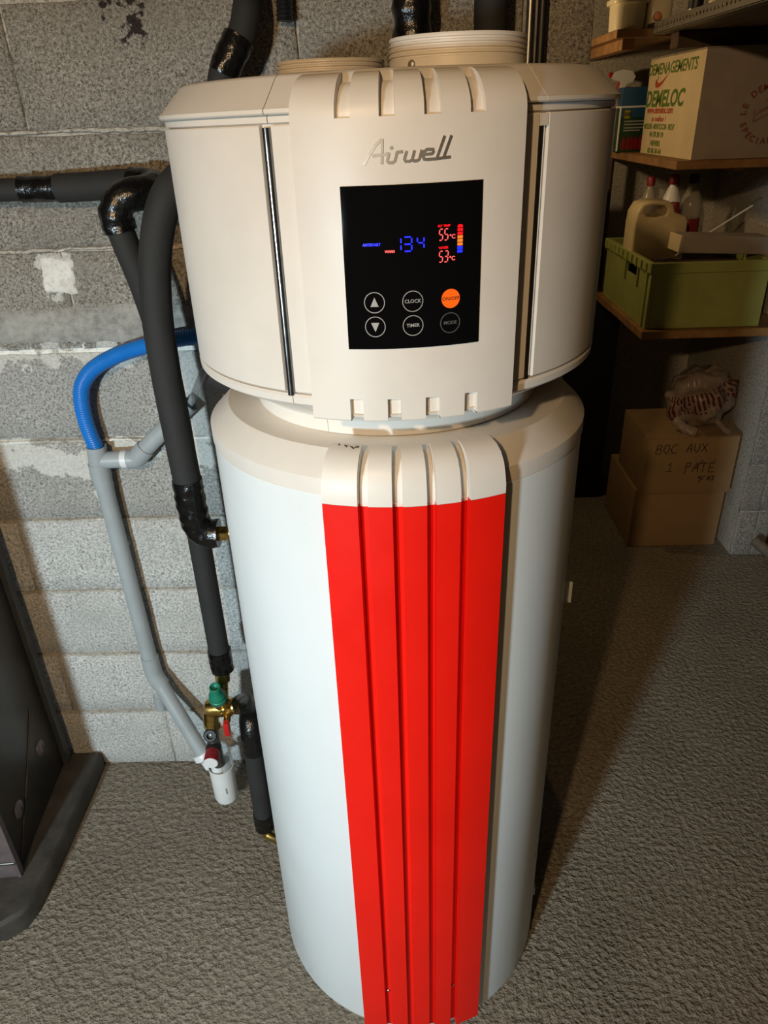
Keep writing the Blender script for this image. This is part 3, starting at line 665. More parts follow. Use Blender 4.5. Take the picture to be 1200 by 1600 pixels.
# grey pvc drain
p_ = G('drain_pipe', (-0.65, 0.385, 0.3), 'grey plastic drain pipe with tee and elbows clipped to block wall', 'drain pipe')
p_.add(tube('pipe_socket', [(-.657, .385, .955), (-.654, .385, .990), (-.6535, .385, 1.000)], .0212, M_PVC, None, 24, 4, inner=0.0178))
p_.add(tube('tee_body', [(-.6575, .385, .925), (-.657, .385, .960)], .0228, M_PVC, None, 24, 2))
p_.add(tube('tee_branch', [(-.655, .385, .9665), (-.600, .385, .967)], .0190, M_PVC, None, 24, 2))
p_.add(tube('white_sticker', [(-.603, .385, .967), (-.5875, .385, .9672)], .0198, M_WHITE, None, 24, 2))
p_.add(tube('branch_elbow', [(-.590, .385, .967), (-.572, .385, .9685), (-.558, .385, .981), (-.546, .385, .993)], .0212, M_PVC, None, 24, 6))
p_.add(tube('branch_pipe', [(-.548, .385, .991), (-.49, .383, 1.042), (-.432, .381, 1.092)], .0186, M_PVC, None, 24, 5, inner=0.0160))
p_.add(tube('down_collar', [(-.6575, .385, .929), (-.6565, .385, .900)], .0212, M_PVC, None, 24, 2))
p_.add(tube('down_pipe', [(-.6565, .385, .915), (-.651, .385, .625), (-.646, .385, .400)], .0190, M_PVC, None, 24, 6))
p_.add(tube('lower_elbow', [(-.6462, .385, .418), (-.6455, .385, .372), (-.640, .382, .350), (-.628, .3765, .328)], .0218, M_PVC, None, 24, 7))
p_.add(tube('sloping_pipe', [(-.640, .382, .352), (-.59, .348, .26), (-.522, .300, .140)], .0188, M_PVC, None, 24, 6))
p_.add(tube('elbow_stub', [(-.648, .395, .36), (-.652, .398, .27)], .0125, M_CLEAR, None, 18, 3))
p_.add(tube('stub_cap', [(-.652, .398, .275), (-.653, .399, .228)], .0150, M_PVC, None, 18, 3))
for zz in (0.74, 0.53):
    p_.add(box('wall_clip', -.664, -.640, .398, .417, zz - .006, zz + .006, M_PVC, None, 0.002, 1))
t_ = tube('drain_tube', [(-.355, .355, 1.225), (-.375, .362, 1.185), (-.398, .372, 1.152), (-.420, .379, 1.112), (-.436, .381, 1.085)], .0075, M_CLEAR, None, 14, 8)
tag(t_, 'thin pale drain tube dropping from head into open grey pipe', 'tube')

# safety valve group
v_ = G('safety_valve', (-0.44, 0.26, 0.36), 'brass safety valve group with green cap and red knob on wall pipe', 'valve')
def cyl(name, a, b, r, m, seg=20, prof=None): return v_.add(tube(name, [a, b], r, m, None, seg, 0, rfun=prof))
cyl('brass_neck', (-.4255, .260, .485), (-.432, .245, .395), .0135, M_BRASS)
cyl('brass_nut', (-.4262, .258, .468), (-.4278, .254, .446), .0175, M_BRASS, 6)
ax = Vector((0.03, -.28, 1)).normalized(); c0 = Vector((-.4330, .2150, .4230))
v_.add(lathe('green_cap', [(0.0, 0.0), (0.0200, 0.0), (0.0208, 0.005), (0.0208, 0.011), (0.0190, 0.0125), (0.0198, 0.0145), (0.0190, 0.023), (0.0140, 0.031), (0.0126, 0.036), (0.0126, 0.054), (0.0108, 0.055), (0.0095, 0.052), (0.0, 0.040)], M_GREEN, None, 28, c0, axis=ax))
cyl('brass_bonnet', c0 - ax * 0.026, c0 + ax * 0.002, .0130, M_BRASS, 8)
v_.add(lathe('brass_body', [(0, -.040), (0.012, -.040), (0.0205, -.034), (0.0232, -.022), (0.0232, 0.004), (0.0215, 0.006), (0.0215, 0.012), (0.0190, 0.014), (0.0190, 0.036), (0, 0.036)], M_BRASS, None, 28, (-.436, .235, .381), axis=(1, 0, 0.06)))
cyl('brass_nut', (-.4235, .235, .3815), (-.4085, .235, .3825), .0235, M_BRASS, 6)
cyl('brass_nut', (-.404, .237, .383), (-.388, .240, .385), .0185, M_BRASS, 6)
v_.add(tube('lever_stem', [(-.419, .218, .372), (-.418, .203, .366)], .0085, M_BRASS, None, 14, 0))
v_.add(box('red_lever', -.4250, -.4120, .188, .205, .332, .372, M_REDP, None, 0.003))
v_.add(tube('brass_elbow', [(-.460, .235, .375), (-.464, .232, .352), (-.465, .230, .330)], .0185, M_BRASS, None, 22, 6))
cyl('brass_nut', (-.4648, .230, .338), (-.4655, .229, .322), .0205, M_BRASS, 6)
v_.add(tube('chrome_outlet', [(-.4655, .229, .330), (-.4665, .227, .290), (-.467, .228, .235), (-.466, .232, .198)], .0160, M_STEEL, None, 22, 6))
ax2 = Vector((0.02, -.90, .42)).normalized(); c2 = Vector((-.4655, .216, .314))
v_.add(lathe('gauge_port', [(0, 0), (0.0165, 0), (0.0168, 0.012), (0.0140, 0.0150), (0.0085, 0.0150), (0.0075, 0.008), (0, 0.008)], M_BLACKP, None, 24, c2, axis=ax2))
v_.add(lathe('port_stud', [(0, 0.011), (0.0030, 0.010), (0.0040, 0.006)], M_STEEL, None, 14, c2, axis=ax2))
c3 = Vector((-.4665, .216, .268)); ax3 = Vector((0.04, -1, -.10)).normalized()
v_.add(lathe('black_bonnet', [(0, -.006), (0.0180, -.006), (0.0190, 0.006), (0.0172, 0.012)], M_BLACKP, None, 22, c3, axis=ax3))
v_.add(lathe('red_knob', [(0.010, 0.008), (0.0165, 0.010), (0.0180, 0.016), (0.0178, 0.042), (0.0170, 0.044)], M_DKRED, None, 26, c3, axis=ax3))
v_.add(lathe('white_knob_face', [(0.0168, 0.0425), (0.0174, 0.0445), (0.0160, 0.0465), (0, 0.0470)], M_WHITE, None, 26, c3, axis=ax3))
# siphon cup below
s_ = G('siphon_cup', (-0.478, 0.258, 0.03), 'white plastic siphon cup hanging below the safety valve', 'siphon')
cx, cy = -0.474, 0.262
s_.add(lathe('cup', [(0, 0.036), (0.020, 0.0365), (0.0270, 0.042), (0.0300, 0.052), (0.0310, 0.130), (0.0318, 0.150), (0.0325, 0.1585), (0.0305, 0.1585), (0.0295, 0.148), (0.0285, 0.10), (0, 0.10)], M_WHITE, None, 40, (cx, cy, 0)))
s_.add(tube('overflow_pipe', [(cx - 0.006, cy - 0.008, 0.105), (cx - 0.006, cy - 0.008, 0.205)], .0165, M_WHITE, None, 22, 0, inner=0.0140))
s_.add(sweep('clear_splash_guard', [(0.0300, 0.150), (0.0315, 0.150), (0.0315, 0.212), (0.0300, 0.218)], rad(25), rad(150), M_CLEAR, None, 16)).location = Vector((cx, cy, 0)) - s_.e.location
s_.add(box('rating_mark', cx + 0.0100, cx + 0.0135, cy - 0.0305, cy - 0.0275, 0.085, 0.105, M_RING, None, 0.0008, 1))
fx = Vector((-0.068, 0.048, 0.120)).normalized()
s_.add(lathe('side_flange', [(0.010, -0.034), (0.0160, -0.034), (0.0165, -0.006), (0.0268, -0.004), (0.0276, 0.001), (0.0276, 0.009), (0.0255, 0.013), (0.0200, 0.014)], M_WHITE, None, 32, Vector((-0.522, 0.300, 0.140)) + fx * 0.010, axis=fx))

# ------------------------------------------------------------------ old boiler on its plinth, left
pl_v, pl_f = [], []
out = [(-1.75, .405), (-.858, .405), (-.856, .30), (-.858, .06), (-.862, -.02), (-.874, -.062), (-.905, -.088), (-.96, -.098), (-1.75, -.100)]
n = len(out)
for z, k in ((0.0, 0.0), (0.050, 0.0), (0.058, 0.006)): pl_v += [(x - k if x > -1.7 else x, y + (k if y < 0.3 else 0), z) for x, y in out]
for L_ in range(2):
    for i in range(n): j = (i + 1) % n; pl_f.append((L_ * n + i, L_ * n + j, (L_ + 1) * n + j, (L_ + 1) * n + i))
pl_f.append(list(range(2 * n, 3 * n))); pl_f.append(list(range(n))[::-1])
o = link('boiler_plinth', pl_v, pl_f, M_PLINTH, None, True, 40); tag(o, 'low dark concrete plinth with rounded corner under the brown boiler', 'plinth')
bo = empty('old_boiler', (-0.92, 0.03, 0.058), rad(4.6), 'dark brown enamelled boiler cabinet standing on a low plinth', 'boiler')
box('cabinet_body', -0.62, 0.0, 0.012, 0.352, 0.0, 1.25, M_BOILER, bo, 0.004)
box('rear_edge_strip', -0.012, 0.014, 0.338, 0.362, 0.0, 1.25, M_STRIP, bo, 0.003)
box('front_upper_panel', -0.62, 0.004, -0.006, 0.016, 0.056, 1.22, M_BOILF, bo, 0.004)
box('front_lower_panel', -0.62, 0.004, -0.004, 0.018, 0.0, 0.050, M_BOILF, bo, 0.004)
box('front_trim_bar', -0.62, 0.006, -0.010, 0.012, 0.0495, 0.0565, M_STEEL, bo, 0.001, 1)
box('corner_edge', 0.0, 0.008, -0.006, 0.010, 0.0, 1.22, M_BOILF, bo, 0.002)
def lug(y, z):
    o = lathe('side_lug', [(0, 0.0045), (0.016, 0.0042), (0.021, 0.002), (0.022, -0.002)], M_BOILF, bo, 28, (0.001, y, z), axis=(1, 0, 0))
    o2 = box('lug_slot', 0.0040, 0.0062, y + 0.003, y + 0.009, z - 0.012, z + 0.004, M_BLACKP, o, 0.001, 1)
lug(0.085, 0.125); lug(0.255, 0.150)
tube('side_seam', [(0.0005, 0.02, 0.02), (0.0005, 0.16, 0.15), (0.0005, 0.27, 0.27)], 0.0025, M_BOILER, bo, 8, 4)

# ------------------------------------------------------------------ shelves in the alcove
def shelf(name, x0, x1, y0, y1, ztop, th, label, m=M_WOOD, bx=0.3):
    g = G(name, (x0, y0, ztop - th), label, 'shelf')
    nb = 4; wd = (y1 - y0) / nb
    for i in range(nb): g.add(box('plank', x0 + random.uniform(0, .004), x1, y0 + i * wd + .0008, y0 + (i + 1) * wd - .0008, ztop - th, ztop, m, None, 0.002, 1))
    g.add(box('cross_batten', x0 + bx, x0 + bx + .04, y0 + (0.03 if bx < .1 else .30), y1 - .02, ztop - th - .03, ztop - th, m, None, 0.002, 1))
    g.add(box('wall_bracket', x1 - .05, x1, y1 - .04, y1 - .006, ztop - th - .03, ztop - th, m, None, 0.002, 1))
    return g
shelf('wooden_shelf', 0.832, 1.33, 1.378, 2.19, 0.944, 0.028, 'wooden shelf carrying the green plastic crate')
shelf('wooden_shelf', 0.862, 1.33, 1.372, 2.19, 1.460, 0.024, 'wooden shelf carrying the printed moving box')
shelf('wooden_shelf', 0.690, 1.33, 1.555, 2.19, 1.815, 0.022, 'upper wooden shelf carrying the cream bucket', bx=0.03)
M_RAIL = mat('grey_painted_angle', (0.13, 0.12, 0.095), 0.5, 0.3, var=0.3, vscale=40)
rail = G('perforated_rail', (0.80, 0.75, 1.80), 'perforated grey metal angle rail edging the highest shelf', 'rail')
# vertical web with round-cornered slots cut through
y, cells = 0.70, []
vs, fs = [], []
def quadbar(y0, y1, z0, z1):
    b = len(vs)
    for x in (0.800, 0.8022):
        vs.extend([(x, y0, z0), (x, y1, z0), (x, y1, z1), (x, y0, z1)])
    fs.extend([(b, b + 1, b + 2, b + 3), (b + 4, b + 7, b + 6, b + 5), (b, b + 4, b + 5, b + 1), (b + 1, b + 5, b + 6, b + 2), (b + 2, b + 6, b + 7, b + 3), (b + 3, b + 7, b + 4, b)])
quadbar(0.70, 1.62, 1.800, 1.8110); quadbar(0.70, 1.62, 1.8185, 1.829)
while y < 1.61: quadbar(y, y + 0.014, 1.8110, 1.8185); y += 0.024
rail.add(link('slotted_web', vs, fs, M_RAIL, None, False))
rail.add(box('lower_flange', 0.8022, 0.836, 0.70, 1.62, 1.7965, 1.7985, M_RAIL, None, 0.0005, 1))
g = G('metal_edged_shelf', (0.80, 0.7, 1.79), 'dark underside of the long shelf behind the perforated rail', 'shelf')
for i in range(4): g.add(box('plank', 0.806 + i * .13, 0.934 + i * .13, 0.70, 1.55, 1.7985, 1.816, M_DKWOOD, None, 0.002, 1))
g.add(box('support_beam', 0.84, 1.32, 1.44, 1.50, 1.755, 1.7975, M_DKWOOD, None, 0.003, 1))
g.add(box('support_beam', 0.84, 1.32, 0.74, 0.80, 1.755, 1.7975, M_DKWOOD, None, 0.003, 1))
o = tube('steel_post', [(0.874, 2.12, 0.0), (0.874, 2.12, 0.9), (0.874, 2.12, 1.436)], 0.011, M_DKWOOD, None, 14, 2); tag(o, 'thin rusty upright post behind the yellowed canister', 'post')

# printed moving box
mb = G('moving_box', (0.917, 1.402, 1.460), 'pale cardboard moving box printed in green and red on upper shelf', 'box')
bm = box_bm(0.917, 1.27, 1.402, 1.912, 1.4602, 1.750, 0.003, 2)
o = mb.add(finish_bm('carton', bm, M_CARDW)); o.data.materials.append(M_CARDG)
for f in o.data.polygons:
    if f.normal.y < -0.7: f.material_index = 1
mb.add(box('top_flap', 0.915, 1.272, 1.402, 1.655, 1.7502, 1.754, M_CARDG, None, 0.001, 1)); mb.add(box('top_flap', 0.915, 1.272, 1.658, 1.912, 1.7502, 1.754, M_CARDG, None, 0.001, 1))
def sideprint(vf, name, m, y, z):      # artwork x runs from the far edge (left in view) to the near edge
    return mb.add(put(vf, name, m, None, lambda v: Vector((0.9168 + v.y, y - v.x, z + v.z))))
yc = 1.685
sideprint(text_mesh('DEMENAGEMENTS', 0.046, bold=0.0010, shear=0.15, sx=1.20), 'green_print', M_PGREEN, 1.690, 1.7160)
sideprint(text_mesh('DEMELOC', 0.066, bold=0.0022, shear=0.15, sx=1.25), 'green_print', M_PGREEN, 1.725, 1.6280)
sw = [(-0.058, 0.026), (-0.050, 0.020), (-0.040, 0.0125), (-0.020, 0.008), (0.015, 0.016), (0.085, 0.044), (0.020, 0.006), (-0.010, -0.006), (-0.040, -0.010), (-0.060, -0.004), (-0.066, 0.010)]
sideprint(polys([[(x * .9, z * .78) for x, z in sw]]), 'red_tick_print', M_PRED, 1.775, 1.6700); sideprint(ribbon([[(-0.034, 0.014), (-0.032, 0.027)]], 0.006), 'green_print', M_PGREEN, 1.775, 1.6700)
sideprint(text_mesh('www.demeloc.com', 0.030, bold=0.0008, sx=1.12), 'red_print', M_PRED, 1.752, 1.5960)
sideprint(text_mesh('un meilleur ?', 0.022, bold=0.0004, sx=1.3), 'red_print', M_PRED, 1.752, 1.5695)
sideprint(text_mesh('MOULINS - MONTLUCON - VICHY', 0.024, bold=0.0006, sx=0.84), 'green_print', M_PGREEN, 1.742, 1.5460)
sideprint(text_mesh('04 70 30 19', 0.022, bold=0.0009, sx=1.35), 'green_print', M_PGREEN, 1.755, 1.5220); sideprint(text_mesh('NEVERS', 0.022, bold=0.0009, sx=1.35), 'green_print', M_PGREEN, 1.757, 1.4950); sideprint(text_mesh('03 86 36 64', 0.022, bold=0.0009, sx=1.35), 'green_print', M_PGREEN, 1.757, 1.4715)
def frontprint(vf, name, m, x, z): return mb.add(put(vf, name, m, None, lambda v: Vector((x + v.x, 1.4018 + v.y, z + v.z))))
CXS, CZS = 1.124, 1.577
def arc_text(txt, a0, da, r, size, flip=False):
    for i, ch in enumerate(txt):
        if ch == ' ': continue
        a = rad(a0 + i * da); vs_, fs_ = text_mesh(ch, size, bold=0.0008); ro = (a + PI / 2) if flip else (a - PI / 2)
        q = [Vector((v.x * math.cos(ro) - v.z * math.sin(ro) + r * math.cos(a), v.y, v.x * math.sin(ro) + v.z * math.cos(ro) + r * math.sin(a))) for v in vs_]
        frontprint((q, fs_), 'red_stamp_letter', M_PDRED, CXS, CZS)
arc_text('LE DEM', 176, -14.5, 0.072, 0.024); arc_text('SPECIALI', 201, 14.0, 0.072, 0.024, True)
frontprint(ribbon([[(-.042, -.022), (.045, .022)], [(-.040, -.004), (.020, .026)], [(-.044, .012), (-.042, -.022)], [(-.032, .006), (.05, .042)], [(-.015, .030), (-.004, .044)]], 0.0022), 'red_stamp_drawing', M_PDRED, CXS + 0.004, CZS + 0.003)

# product carton and spray bottle behind it
pk = G('product_carton', (0.86, 1.985, 1.46), 'blue and green garden product carton beside the moving box', 'carton')
pk.add(box('carton_body', .850, .960, 1.985, 2.045, 1.4602, 1.612, M_DGREEN, None, 0.003)); pk.add(box('carton_lid', .852, .962, 1.983, 2.047, 1.6125, 1.672, M_DBLUE, None, 0.003))
pk.add(box('pale_rim', .848, .962, 1.981, 2.047, 1.606, 1.6125, M_WHITE, None, 0.001, 1)); pk.add(box('pale_edge', .8475, .8535, 1.9825, 1.988, 1.464, 1.607, M_WHITE, None, 0.001, 1))
pk.add(box('blue_label', .855, .958, 1.9835, 1.9850, 1.575, 1.604, M_DBLUE, None, 0)); pk.add(box('yellow_label', .866, .886, 1.9822, 1.9836, 1.572, 1.598, M_YEL, None, 0))
pk.add(put(text_mesh('KB', 0.017, bold=0.0004), 'label_lettering', M_DGREEN, None, lambda v: Vector((.876 + v.x, 1.9818 + v.y, 1.585 + v.z))))
for zz, wd in ((1.562, .080), (1.552, .07), (1.541, .08), (1.532, .06)): pk.add(box('label_line', .868, .868 + wd, 1.9838, 1.9850, zz - .002, zz + .0025, M_RING, None, 0))
for x in (.872, .889, .902, .918, .934): pk.add(put(polys([[(-.006, 0), (.006, 0), (.008, .03), (0, .048 + random.uniform(-.006, .008)), (-.008, .026)]], 0.0012), 'berry_picture', M_DKRED, None, lambda v, x=x: Vector((x + v.x, 1.985 + v.y, 1.468 + v.z))))
sp = G('spray_bottle', (0.80, 2.0, 1.46), 'white trigger head of a spray bottle with red nozzle', 'spray bottle')
sp.add(lathe('bottle_body', [(0, 1.4602), (.034, 1.4602), (.036, 1.47), (.036, 1.585), (.028, 1.625), (.014, 1.648), (.013, 1.665), (0, 1.665)], M_WHITE, None, 28, (.898, 2.105, 0)))
hv = [(-.052, .018), (-.046, .034), (-.015, .042), (.020, .036), (.034, .018), (.026, .002), (.004, -.006), (-.004, -.022), (-.016, -.022), (-.018, .004), (-.040, .008)]
vs_, fs_ = polys([hv], 0.03); sp.add(link('trigger_head', [Vector((.888 + v.x, 2.12 + v.y, 1.690 + v.z)) for v in vs_], fs_, M_WHITE, None, True, 60))
sp.add(lathe('red_nozzle', [(0, 0), (.008, 0), (.009, .010), (.006, .012), (0, .012)], M_REDP, None, 16, (.838, 2.105, 1.715), axis=(-1, 0, .1)))
sp.add(lathe('red_collar', [(.004, 0), (.015, 0), (.016, .012), (.013, .016), (.004, .016)], M_REDP, None, 18, (.898, 2.105, 1.660)))
sp.add(tube('red_trigger', [(.868, 2.105, 1.692), (.860, 2.105, 1.672), (.868, 2.105, 1.652)], .004, M_REDP, None, 8, 4))

# green crate and what lies in it
cr = G('plastic_crate', (0.85, 1.40, 0.944), 'green plastic stacking crate with ribbed rim on the middle shelf', 'crate')
X0, X1, Y0, Y1, ZB, ZT = .846, 1.236, 1.402, 1.965, .9445, 1.160
cr.add(box('front_wall', X0 + .004, X1 - .004, Y0 + .004, Y0 + .010, ZB, ZT - .03, M_CRATE, None, 0.001, 1)); cr.add(box('back_wall', X0 + .004, X1 - .004, Y1 - .010, Y1 - .004, ZB, ZT - .03, M_CRATE, None, 0.001, 1))
cr.add(box('side_wall', X1 - .010, X1 - .004, Y0 + .010, Y1 - .010, ZB, ZT - .03, M_CRATE, None, 0.001, 1))
# left wall with the hand hole: four pieces round the opening
yh0, yh1, zh0, zh1 = Y0 + .145, Y0 + .275, ZT - .072, ZT - .040
for nm, (a, b_, c, d) in dict(a=(Y0 + .010, yh0, ZB, ZT - .03), b=(yh1, Y1 - .010, ZB, ZT - .03), c=(yh0, yh1, ZB, zh0), d=(yh0, yh1, zh1, ZT - .03)).items():
    cr.add(box('side_wall', X0 + .004, X0 + .010, a, b_, c, d, M_CRATE, None, 0.0004, 1))
cr.add(box('base', X0 + .010, X1 - .010, Y0 + .010, Y1 - .010, ZB, ZB + .006, M_CRATE, None, 0.001, 1))
for (a, b_, c, d) in ((X0 - .006, X1 + .006, Y0 - .004, Y0 + .012), (X0 - .006, X1 + .006, Y1 - .012, Y1 + .004), (X0 - .006, X0 + .012, Y0 + .012, Y1 - .012), (X1 - .012, X1 + .006, Y0 + .012, Y1 - .012)):
    cr.add(box('rim', a, b_, c, d, ZT - .034, ZT, M_CRATE, None, 0.002, 1))
for k in range(10):
    yy = Y0 + .03 + k * .055; cr.add(box('rim_rib', X0 - .012, X0 - .005, yy, yy + .006, ZT - .034, ZT - .004, M_CRATE, None, 0.001, 1))
cr.add(box('handle_rib', X0 - .004, X0 + .004, yh0 - .012, yh0 - .004, ZT - .10, ZT - .034, M_CRATE, None, 0.001, 1)); cr.add(box('handle_rib', X0 - .004, X0 + .004, yh1 + .004, yh1 + .012, ZT - .10, ZT - .034, M_CRATE, None, 0.001, 1))
cr.add(box('corner_rib', X0 - .002, X0 + .006, Y0 + .036, Y0 + .046, ZB, ZT - .034, M_CRATE, None, 0.001, 1)); cr.add(box('corner_post', X0 + .0005, X0 + .014, Y0 + .0005, Y0 + .014, ZB, ZT - .034, M_CRATE, None, 0.003, 2))
o = box('cardboard_sheet', X0 + .014, X1 - .014, Y0 + .016, Y1 - .016, ZT - .042, ZT - .036, M_DKWOOD, None, 0.001, 1); tag(o, 'dark board lying inside the green crate under the canister', 'board')
wv, wf_ = [], []
st_ = []
for k in range(22):
    x0 = random.uniform(.872, .91); y0 = random.uniform(1.43, 1.56); an = random.uniform(-.5, .9); L_ = random.uniform(.08, .15)
    st_.append([(x0, y0, ZT - .0335), (x0 + L_ * .5 * math.cos(an), y0 + L_ * .5 * math.sin(an), ZT - .018), (x0 + L_ * math.cos(an), y0 + L_ * math.sin(an), ZT - .030)])
gw = G('wire_tangle', (0.89, 1.5, ZT - .036), 'tangle of thin bent wires on top of the green crate', 'wire')
for s3 in st_: gw.add(tube('wire', s3, 0.0016, M_STEEL, None, 6, 4))
def rbox_bm(x0, x1, y0, y1, z0, z1, b): return box_bm(x0, x1, y0, y1, z0, z1, b, 4)
jc = G('plastic_canister', (0.93, 1.70, ZT - .036), 'yellowed plastic canister with moulded handle standing in the crate', 'canister')
# silhouette with handle hole, extruded along y and bevelled
jx, jz, jy0, jy1 = .846, ZT - .0355, 1.645, 1.755
outer = [(0, 0), (.185, 0), (.185, .130), (.176, .146), (.135, .160), (.128, .186), (.110, .196), (.045, .197), (.018, .188), (.003, .160), (0, .125)]
hole = [(.040, .150), (.028, .164), (.036, .178), (.056, .184), (.096, .182), (.108, .170), (.104, .152), (.070, .146)]
bm = bmesh.new(); ov = [bm.verts.new((jx + x, jy0, jz + z)) for x, z in outer]; hv_ = [bm.verts.new((jx + x, jy0, jz + z)) for x, z in hole]
eds = [bm.edges.new((ov[i], ov[(i + 1) % len(ov)])) for i in range(len(ov))] + [bm.edges.new((hv_[i], hv_[(i + 1) % len(hv_)])) for i in range(len(hv_))]
res = bmesh.ops.triangle_fill(bm, use_beauty=True, use_dissolve=False, edges=eds)
bmesh.ops.holes_fill(bm, edges=[]) if False else None
faces = [f for f in bm.faces]
ex = bmesh.ops.extrude_face_region(bm, geom=faces); mv = [v for v in ex['geom'] if isinstance(v, bmesh.types.BMVert)]
bmesh.ops.translate(bm, verts=mv, vec=(0, jy1 - jy0, 0)); bmesh.ops.recalc_face_normals(bm, faces=bm.faces)
bm.edges.ensure_lookup_table(); be = [e for e in bm.edges if len(e.link_faces) == 2 and e.calc_face_angle(0) > 0.9]
bmesh.ops.bevel(bm, geom=be, offset=0.010, segments=3, affect='EDGES', profile=0.6, clamp_overlap=True)
jc.add(finish_bm('canister_body', bm, M_CAN, None, True, 50))
jc.add(lathe('canister_cap', [(0, .186), (.016, .186), (.0165, .168), (.0165, .140), (0, .140)][::-1], M_DKRED, None, 20, (jx + .150, 1.70, jz)))
def bottle(x, y, z0, r, h, body, capm, label, band=None):
    g = G('bottle', (x, y, z0), label, 'bottle', 'bottles behind the canister')
    g.add(lathe('bottle_body', [(0, 0), (r * .9, 0), (r, .006), (r, h * .58), (r * .92, h * .66), (r * .5, h * .82), (r * .34, h * .86), (r * .34, h * .93), (0, h * .93)], body, None, 28, (x, y, z0)))
    g.add(lathe('bottle_cap', [(r * .30, h * .88), (r * .46, h * .88), (r * .46, h * .985), (r * .40, h), (0, h)], capm, None, 20, (x, y, z0)))
    if band: g.add(lathe('label_band', [(r * 1.005, h * band[0]), (r * 1.02, h * band[0]), (r * 1.02, h * band[1]), (r * 1.005, h * band[1])], band[2], None, 28, (x, y, z0)))
zb = ZT - .0355
bottle(.968, 1.900, zb, .032, .255, M_CLB, M_DKRED, 'clear red-capped bottle at left behind the canister')
bottle(1.030, 1.835, zb, .038, .265, M_WHITE, M_DKRED, 'white bottle with red band and red cap behind the canister', (.47, .57, M_REDP))
bottle(1.125, 1.895, zb, .040, .260, M_CLB, M_BLACKP, 'large clear bottle at right behind the canister', (.20, .42, M_DKRED))
bottle(1.072, 1.925, zb, .022, .245, M_CLB, M_DBLUE, 'slim clear bottle between the white and large clear bottles')
sb = G('small_carton', (1.1, 1.5, ZT), 'long grey cardboard carton lying askew on the green crate', 'carton')
o = finish_bm('carton_body', box_bm(0, .30, 0, .10, 0, .055, 0.002, 1), M_CARDG); o.rotation_euler = (0, rad(3.0), rad(2)); o.location = (.952, 1.47, ZT + .018); sb.add(o)
o = finish_bm('end_flap', box_bm(-.004, 0, .002, .098, .001, .054, 0.001, 1), M_CARDW); o.rotation_euler = (0, rad(3.0), rad(2)); o.location = (.952, 1.47, ZT + .018); sb.add(o)
o = tube('white_rod', [(.985, 1.588, 1.150), (1.063, 1.60, 1.201), (1.223, 1.60, 1.303)], .0028, M_WHITE, None, 10, 3); tag(o, 'thin white rod leaning out of the green crate', 'rod')
o = tube('white_tube_end', [(1.075, 1.60, 1.185), (1.12, 1.61, 1.182)], .0075, M_WHITE, None, 14, 0); tag(o, 'short pale tube lying behind the small grey carton', 'tube')

# things on the highest shelf
bk = G('cream_bucket', (0.738, 1.63, 1.815), 'cream plastic bucket standing at the end of the top shelf', 'bucket')
def squircle_prof(name, cx, cy, levels, m, pw=4.0, seg=40):
    vs, fs = [], []
    for (r, z) in levels:
        for i in range(seg):
            a = 2 * PI * i / seg; k = r / (abs(math.cos(a)) ** pw + abs(math.sin(a)) ** pw) ** (1 / pw); vs.append((cx + k * math.cos(a), cy + k * math.sin(a), z))
    for l in range(len(levels) - 1):
        for i in range(seg): fs.append((l * seg + i, l * seg + (i + 1) % seg, (l + 1) * seg + (i + 1) % seg, (l + 1) * seg + i))
    fs.append(list(range(seg))[::-1]); fs.append([(len(levels) - 1) * seg + i for i in range(seg)])
    return link(name, vs, fs, m, None, True, 45)
bk.add(squircle_prof('bucket_body', .742, 1.640, [(.044, 1.8152), (.047, 1.818), (.0535, 1.985)], M_BUCKET)); bk.add(squircle_prof('bucket_rim', .742, 1.640, [(.057, 1.884), (.059, 1.888), (.059, 1.896), (.055, 1.898)], M_BUCKET))
tn = G('paint_container', (0.83, 1.62, 1.815), 'cream container with orange stopper beside the bucket', 'container')
tn.add(squircle_prof('container_body', .834, 1.640, [(.036, 1.8152), (.038, 1.819), (.038, 1.91), (.03, 1.92)], M_BUCKET)); tn.add(lathe('orange_stopper', [(0, .014), (.010, .013), (.012, .009), (.012, 0)], mat('orange_plastic', (0.5, 0.14, 0.02), 0.4, var=0.1), None, 18, (.824, 1.602, 1.848), axis=(-.2, -1, 0)))
def canister(x, y, r, h, m, label, m2, bands):
    g = G('spray_can', (x, y, 1.8165), label, 'can', 'cans on the top shelf')
    g.add(lathe('can_body', [(0, 0), (r, 0), (r, .004), (r * .97, .006), (r, .009), (r, h), (r * .8, h + .012), (r * .4, h + .016), (0, h + .016)], m, None, 26, (x, y, 1.8165)))
    g.add(lathe('can_top', [(0, h + .013), (r * .62, h + .013), (r * .62, h + .04), (0, h + .042)], M_WHITE, None, 20, (x, y, 1.8165)))
    for (a, b_) in bands: g.add(lathe('label_band', [(r * 1.004, a), (r * 1.015, a), (r * 1.015, b_), (r * 1.004, b_)], m2, None, 26, (x, y, 1.8165)))
canister(.872, 1.42, .020, .15, M_STEEL, 'bare metal can at left above the perforated rail', M_BLACKP, [(.03, .05)])
canister(.885, 1.30, .021, .15, M_BUCKET, 'cream can next to the bare metal can above the rail', M_PDARK, [(.02, .028), (.036, .046), (.054, .062)])
canister(.882, 1.235, .022, .15, M_DKRED, 'dark red can in the middle above the rail', M_WHITE, [(.004, .02)])
canister(.884, 1.175, .022, .15, M_DKRED, 'dark red can beside the cream carton above the rail', M_STEEL, [(.05, .07)])
o = box('small_cream_carton', .865, .93, 1.045, 1.145, 1.8165, 1.95, M_CARDW, None, 0.002, 1); tag(o, 'small cream carton standing right of the red cans', 'carton')

